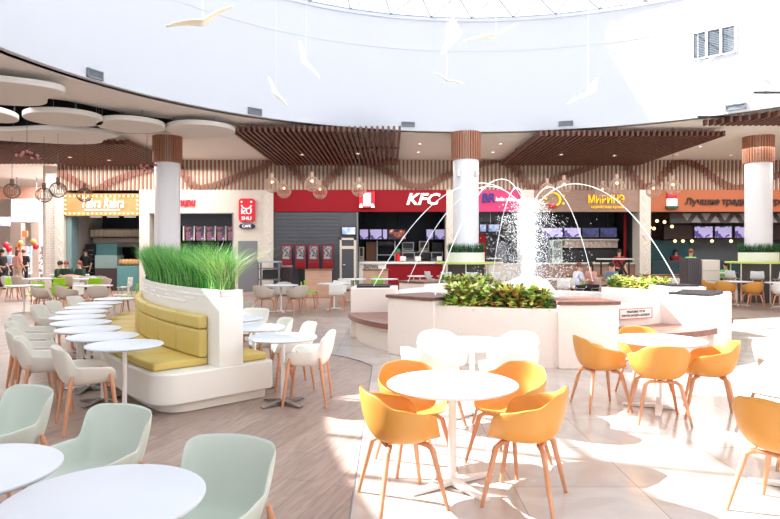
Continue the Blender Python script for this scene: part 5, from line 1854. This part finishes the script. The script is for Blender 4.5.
# crotons
M_cro = [ramp_mat('croton_green', [(.3, (120, 180, 80)), (.5, (190, 214, 90)), (.65, (240, 240, 150))], scale=9, rough=.35),
         ramp_mat('croton_red', [(.3, (170, 90, 60)), (.5, (226, 150, 90)), (.65, (240, 214, 110))], scale=9, rough=.35),
         ramp_mat('croton_yellow', [(.3, (214, 220, 110)), (.5, (248, 240, 150)), (.65, (250, 214, 140))], scale=9, rough=.35),
         ramp_mat('croton_dark', [(.3, (50, 104, 50)), (.6, (90, 146, 70))], scale=9, rough=.35)]
def croton_mesh(seed):
    rg_ = random.Random(seed)
    vs, fs, mi = [], [], []
    for k in range(95):
        a = rg_.uniform(0, 2 * PI)
        h0 = rg_.uniform(.02, .24)
        el = R(rg_.uniform(5, 75))
        L = rg_.uniform(.1, .19)
        W = rg_.uniform(.018, .034)
        d = Vector((math.cos(a) * math.cos(el), math.sin(a) * math.cos(el), math.sin(el)))
        side = Vector((-math.sin(a), math.cos(a), 0))
        up = side.cross(d)
        p0 = Vector((math.cos(a) * .02, math.sin(a) * .02, h0))
        o_ = len(vs)
        for (t, w) in ((0, .15), (.3, .8), (.6, 1), (.85, .6)):
            c = p0 + d * L * t - Vector((0, 0, .05 * t * t))
            vs += [tuple(c - side * W * w + up * .008 * w), tuple(c), tuple(c + side * W * w + up * .008 * w)]
        vs.append(tuple(p0 + d * L - Vector((0, 0, .05))))
        q = rg_.choice((0, 0, 0, 1, 2, 2, 3, 3))
        for s in range(3):
            b = o_ + s * 3
            fs += [(b, b + 1, b + 4, b + 3), (b + 1, b + 2, b + 5, b + 4)]
            mi += [q, q]
        b = o_ + 9
        fs += [(b, b + 1, b + 3), (b + 1, b + 2, b + 3)]
        mi += [q, q]
    me = bpy.data.meshes.new('leaves')
    me.from_pydata(vs, [], fs)
    for m in M_cro:
        me.materials.append(m)
    me.polygons.foreach_set('material_index', mi)
    me.shade_smooth()
    return me
CROT = []
for s in range(4):
    t = thing('croton_plant', '', 'plant')
    put('leaves', croton_mesh(s + 3), t)
    MB().tube([(0, 0, 0), (.01, 0, .12), (0, .01, .26)], [.012, .01, .006], 6).build('stem', BOXC[1], t)
    CROT.append(t)
def crotons(t0, t1, n_, z, label, group, rows=(3.05, 3.35), k_=1.0):
    rg_ = random.Random(int(t0))
    for r_ in rows:
        for k in range(n_):
            th = R(t0 + (t1 - t0) * (k + .5) / n_ + rg_.uniform(-.4, .4))
            s = rg_.uniform(1.2, 1.5) * k_
            place(CROT[rg_.randrange(4)], (FC[0] + r_ * math.cos(th), FC[1] + r_ * math.sin(th), z - .075), rg_.uniform(0, 6), label, group, scale=(s, s, s))
crotons(235.5, 262.5, 9, .86, 'green, yellow and red croton plant in the front fountain planter', 'crotons of the front planter')
crotons(15.5, 40.5, 8, .86, 'yellow-green croton plant in the back right fountain planter', 'crotons of the back right planter', k_=.8)
crotons(93.5, 118.5, 8, .86, 'green and yellow croton plant in the back left fountain planter', 'crotons of the back left planter', k_=.75)

# ------------------------------------------------------------------ people
def skin_mesh(vs, es, rad, m, sub=1):
    me = bpy.data.meshes.new('skin')
    me.from_pydata(vs, es, [])
    o_ = bpy.data.objects.new('tmp', me)
    COL.objects.link(o_)
    o_.modifiers.new('skin', 'SKIN')
    sv = me.skin_vertices[0].data
    for i, r_ in enumerate(rad):
        rr_ = r_ if hasattr(r_, '__len__') else (r_, r_)
        sv[i].radius = rr_
        sv[i].use_root = i == 0
    s = o_.modifiers.new('s', 'SUBSURF')
    s.levels = sub
    dg = bpy.context.evaluated_depsgraph_get()
    m2 = bpy.data.meshes.new_from_object(o_.evaluated_get(dg))
    bpy.data.objects.remove(o_)
    m2.materials.clear()
    m2.materials.append(m)
    m2.shade_smooth()
    return m2
M_skin = mat('skin', (214, 168, 142), .6)
def person(pose, shirt, trousers, hair, long_hair=False):
    t = thing('person', '', 'person')
    sit = pose == 'sit'
    P = .5 if sit else .95
    lean = .1 if sit else 0
    V = [(0, 0, P), (0, .0 + lean * .3, P + .2), (0, lean * .8, P + .4), (0, lean, P + .52), (0, lean + .015, P + .6), (0, lean + .03, P + .69), (0, lean + .02, P + .77)]
    E = [(0, 1), (1, 2), (2, 3), (3, 4), (4, 5), (5, 6)]
    Rr = [(.15, .1), (.125, .09), (.15, .1), .05, (.062, .07), (.078, .095), (.06, .07)]
    HANDS = []
    for s in (-1, 1):
        b = len(V)
        if sit:
            V += [(s * .17, lean * .8, P + .45), (s * .23, lean * .8 + .05, P + .2), (s * .15, lean + .3, P + .25), (s * .12, lean + .38, P + .27),
                  (s * .09, .03, P - .02), (s * .12, .43, P - .0), (s * .12, .4, .09), (s * .12, .53, .04)]
        else:
            V += [(s * .17, 0, P + .45), (s * .23, -.01, P + .18), (s * .24, .12, P - .03), (s * .24, .17, P - .1),
                  (s * .09, 0, P - .05), (s * .1, .02 + .05 * s, .5), (s * .1, -.03 + .06 * s, .09), (s * .11, .1 + .06 * s, .04)]
        E += [(2, b), (b, b + 1), (b + 1, b + 2), (b + 2, b + 3), (0, b + 4), (b + 4, b + 5), (b + 5, b + 6), (b + 6, b + 7)]
        Rr += [.052, .04, .027, (.035, .02), .082, .056, .036, (.04, .03)]
        HANDS.append((Vector(V[b + 3]), (Vector(V[b + 3]) - Vector(V[b + 2])).normalized(), s))
    me = skin_mesh(V, E, Rr, M_skin, 2)
    fm = MB()
    for (h, d, s) in HANDS:
        u = d.cross(Vector((0, 0, 1))).normalized()
        for q, ln in enumerate((.065, .075, .07, .055)):
            p = h + d * .02 + u * (q - 1.5) * .018
            fm.tube([p, p + d * ln * .6, p + d * ln - Vector((0, 0, .02))], [.009, .008, .006], 6)
        p = h + u * .03 * s
        fm.tube([p, p + d * .03 + u * .03 * s], [.01, .007], 6)
    hz = P + .69
    hy = lean + .03
    fm.add([(-.014, hy + .088, hz - .02), (.014, hy + .088, hz - .02), (0, hy + .115, hz - .02), (0, hy + .09, hz + .03)], [(0, 1, 2), (0, 2, 3), (1, 3, 2)])
    for s in (-1, 1):
        fm.sphere((s * .078, hy, hz), .022, 6, (.4, .8, 1.2))
    f2 = fm.mesh('x', M_skin)
    bm = bmesh.new()
    bm.from_mesh(me)
    bm.from_mesh(f2)
    bm.to_mesh(me)
    bm.free()
    me.shade_smooth()
    body = put('body', me, t)
    mm = MB()
    for s in (-1, 1):
        mm.sphere((s * .03, hy + .086, hz + .015), .011, 6)
    mm.build('eyes', M_txt, body)
    MB().tube([(-.024, hy + .088, hz - .045), (.024, hy + .088, hz - .045)], .005, 5).build('mouth', mat('lips', (170, 90, 84), .5), body)
    # shirt
    V2 = V[:3] + [(0, lean * .9, P + .49)]
    E2 = [(0, 1), (1, 2), (2, 3)]
    R2 = [(.18, .125), (.155, .12), (.19, .135), .085]
    for s in (0, 1):
        b = 7 + s * 8
        c = len(V2)
        V2 += [V[b], V[b + 1]]
        E2 += [(2, c), (c, c + 1)]
        R2 += [.09, .06]
    put('shirt', skin_mesh(V2, E2, R2, shirt, 2), t)
    V3, E3, R3 = [V[0]], [], [(.16, .11)]
    for s in (0, 1):
        b = 7 + s * 8
        c = len(V3)
        V3 += [V[b + 4], V[b + 5], V[b + 6]]
        E3 += [(0, c), (c, c + 1), (c + 1, c + 2)]
        R3 += [.1, .074, .056]
    put('trousers', skin_mesh(V3, E3, R3, trousers, 2), t)
    mm = MB().sphere((0, hy - .018, hz + .03), .1, 14, (.95, 1.05, 1.05))
    if long_hair:
        mm.sphere((0, hy - .07, hz - .1), .09, 12, (1.05, .5, 1.9))
    mm.build('hair', hair, t)
    mm = MB()
    for s in (0, 1):
        b = 7 + s * 8
        mm.sphere(Vector(V[b + 7]) * 1.0 + Vector((0, -.03, 0)), .055, 10, (.8, 2.0, .72))
    mm.build('shoes', M_black, t)
    return t
H_dark = mat('dark_hair', (40, 28, 24), .6)
H_br = mat('brown_hair', (120, 70, 50), .6)
S_green = mat('dark_green_shirt', (24, 62, 48), .7)
S_lgreen = mat('bright_green_shirt', (110, 200, 110), .7)
S_white = mat('pale_shirt', (216, 220, 236), .7)
S_pink = mat('salmon_shirt', (220, 160, 150), .7)
S_black = mat('black_shirt', (30, 30, 34), .7)
S_red = mat('dark_red_shirt', (140, 24, 34), .7)
S_grey = mat('grey_shirt', (120, 140, 160), .7)
T_dark = mat('dark_trousers', (36, 38, 48), .8)
T_beige = mat('beige_trousers', (190, 170, 156), .8)
def stand_on(p, px, Y, fx, fy, label, seat=False):
    p.location = (wx(px, Y), Y, 0)
    p.rotation_euler = (0, 0, face(fx, fy))
    p['label'] = label
    p['category'] = 'person'
def seat_for(px, Y, fx, fy, label, dz=0):
    q = place(WC, (wx(px, Y), Y, 0), face(fx, fy), label, 'white side chairs of the rear dining area')
    return q
folk = [
    ('stand', S_black, T_dark, H_dark, True, 2, 27, 1, -.2, 'person in black with long dark hair at the left edge'),
    ('stand', S_pink, T_beige, H_br, True, 17.5, 28, .3, 1, 'person in salmon top with long brown hair, seen from behind'),
    ('stand', S_grey, T_dark, H_dark, False, 9, 30.5, .5, -1, 'person in a grey shirt between the balloons'),
    ('stand', S_black, T_dark, H_br, False, 23.5, 28.4, -.3, 1, 'person in black right beside the salmon top'),
    ('sit', S_green, T_dark, H_dark, False, 57, 23.6, 1, .1, 'seated person in dark green leaning on the table, left of the pair'),
    ('sit', S_green, T_dark, H_br, False, 67, 23.9, .3, -1, 'seated person in dark green facing the camera, right of the pair'),
    ('sit', S_green, T_dark, H_br, True, 82, 23.8, -.4, -1, 'seated person in dark green alone before the bakery'),
    ('stand', S_black, T_dark, H_dark, False, 86, 27.2, 0, -1, 'worker in black inside the bakery'),
    ('sit', S_white, T_dark, H_br, False, 576, 20.3, 1, .2, 'seated person in a pale shirt reaching right, before the noodle shop'),
    ('sit', S_pink, T_dark, H_dark, True, 593, 20.6, -.8, -.3, 'seated person in salmon beside the pale-shirted one'),
    ('sit', S_grey, T_dark, H_dark, False, 613, 20.6, -.7, -.6, 'seated person in grey before the high white table'),
    ('stand', S_red, T_dark, H_dark, False, 619, 25.2, 0, -1, 'standing person in dark red by the noodle counter'),
    ('stand', S_red, T_dark, H_dark, False, 676, 27.9, -.5, -1, 'cook in dark red behind the dark counter'),
    ('stand', S_lgreen, T_dark, H_br, False, 690.5, 23.4, .3, -1, 'person in light green behind the dark ribbed bin housing'),
    ('sit', S_lgreen, T_dark, H_dark, True, 728, 22.1, -1, -.4, 'seated person in bright green at the small pale table'),
]
for pose, sh, tr, ha, lg, px, Y, fx, fy, lb in folk:
    p = person(pose, sh, tr, ha, lg)
    stand_on(p, px, Y, fx, fy, lb)
    if pose == 'sit':
        n_ = Vector((fx, fy)).normalized()
        place(WC, (wx(px, Y) + n_.x * .03, Y + n_.y * .03, 0), face(fx, fy), 'white chair under the ' + lb.split(',')[0], 'chairs with people on them')

# prototypes never placed are removed with their parts
for pr in (STOOL, DL, PA, PB, POT, LP, LQ, BALL, YC, WTC, BTC, MC, CC, GC, WC, TB, TS, MCW, *CROT):
    if pr.name not in USED:
        for ch in list(pr.children_recursive):
            bpy.data.objects.remove(ch)
        bpy.data.objects.remove(pr)
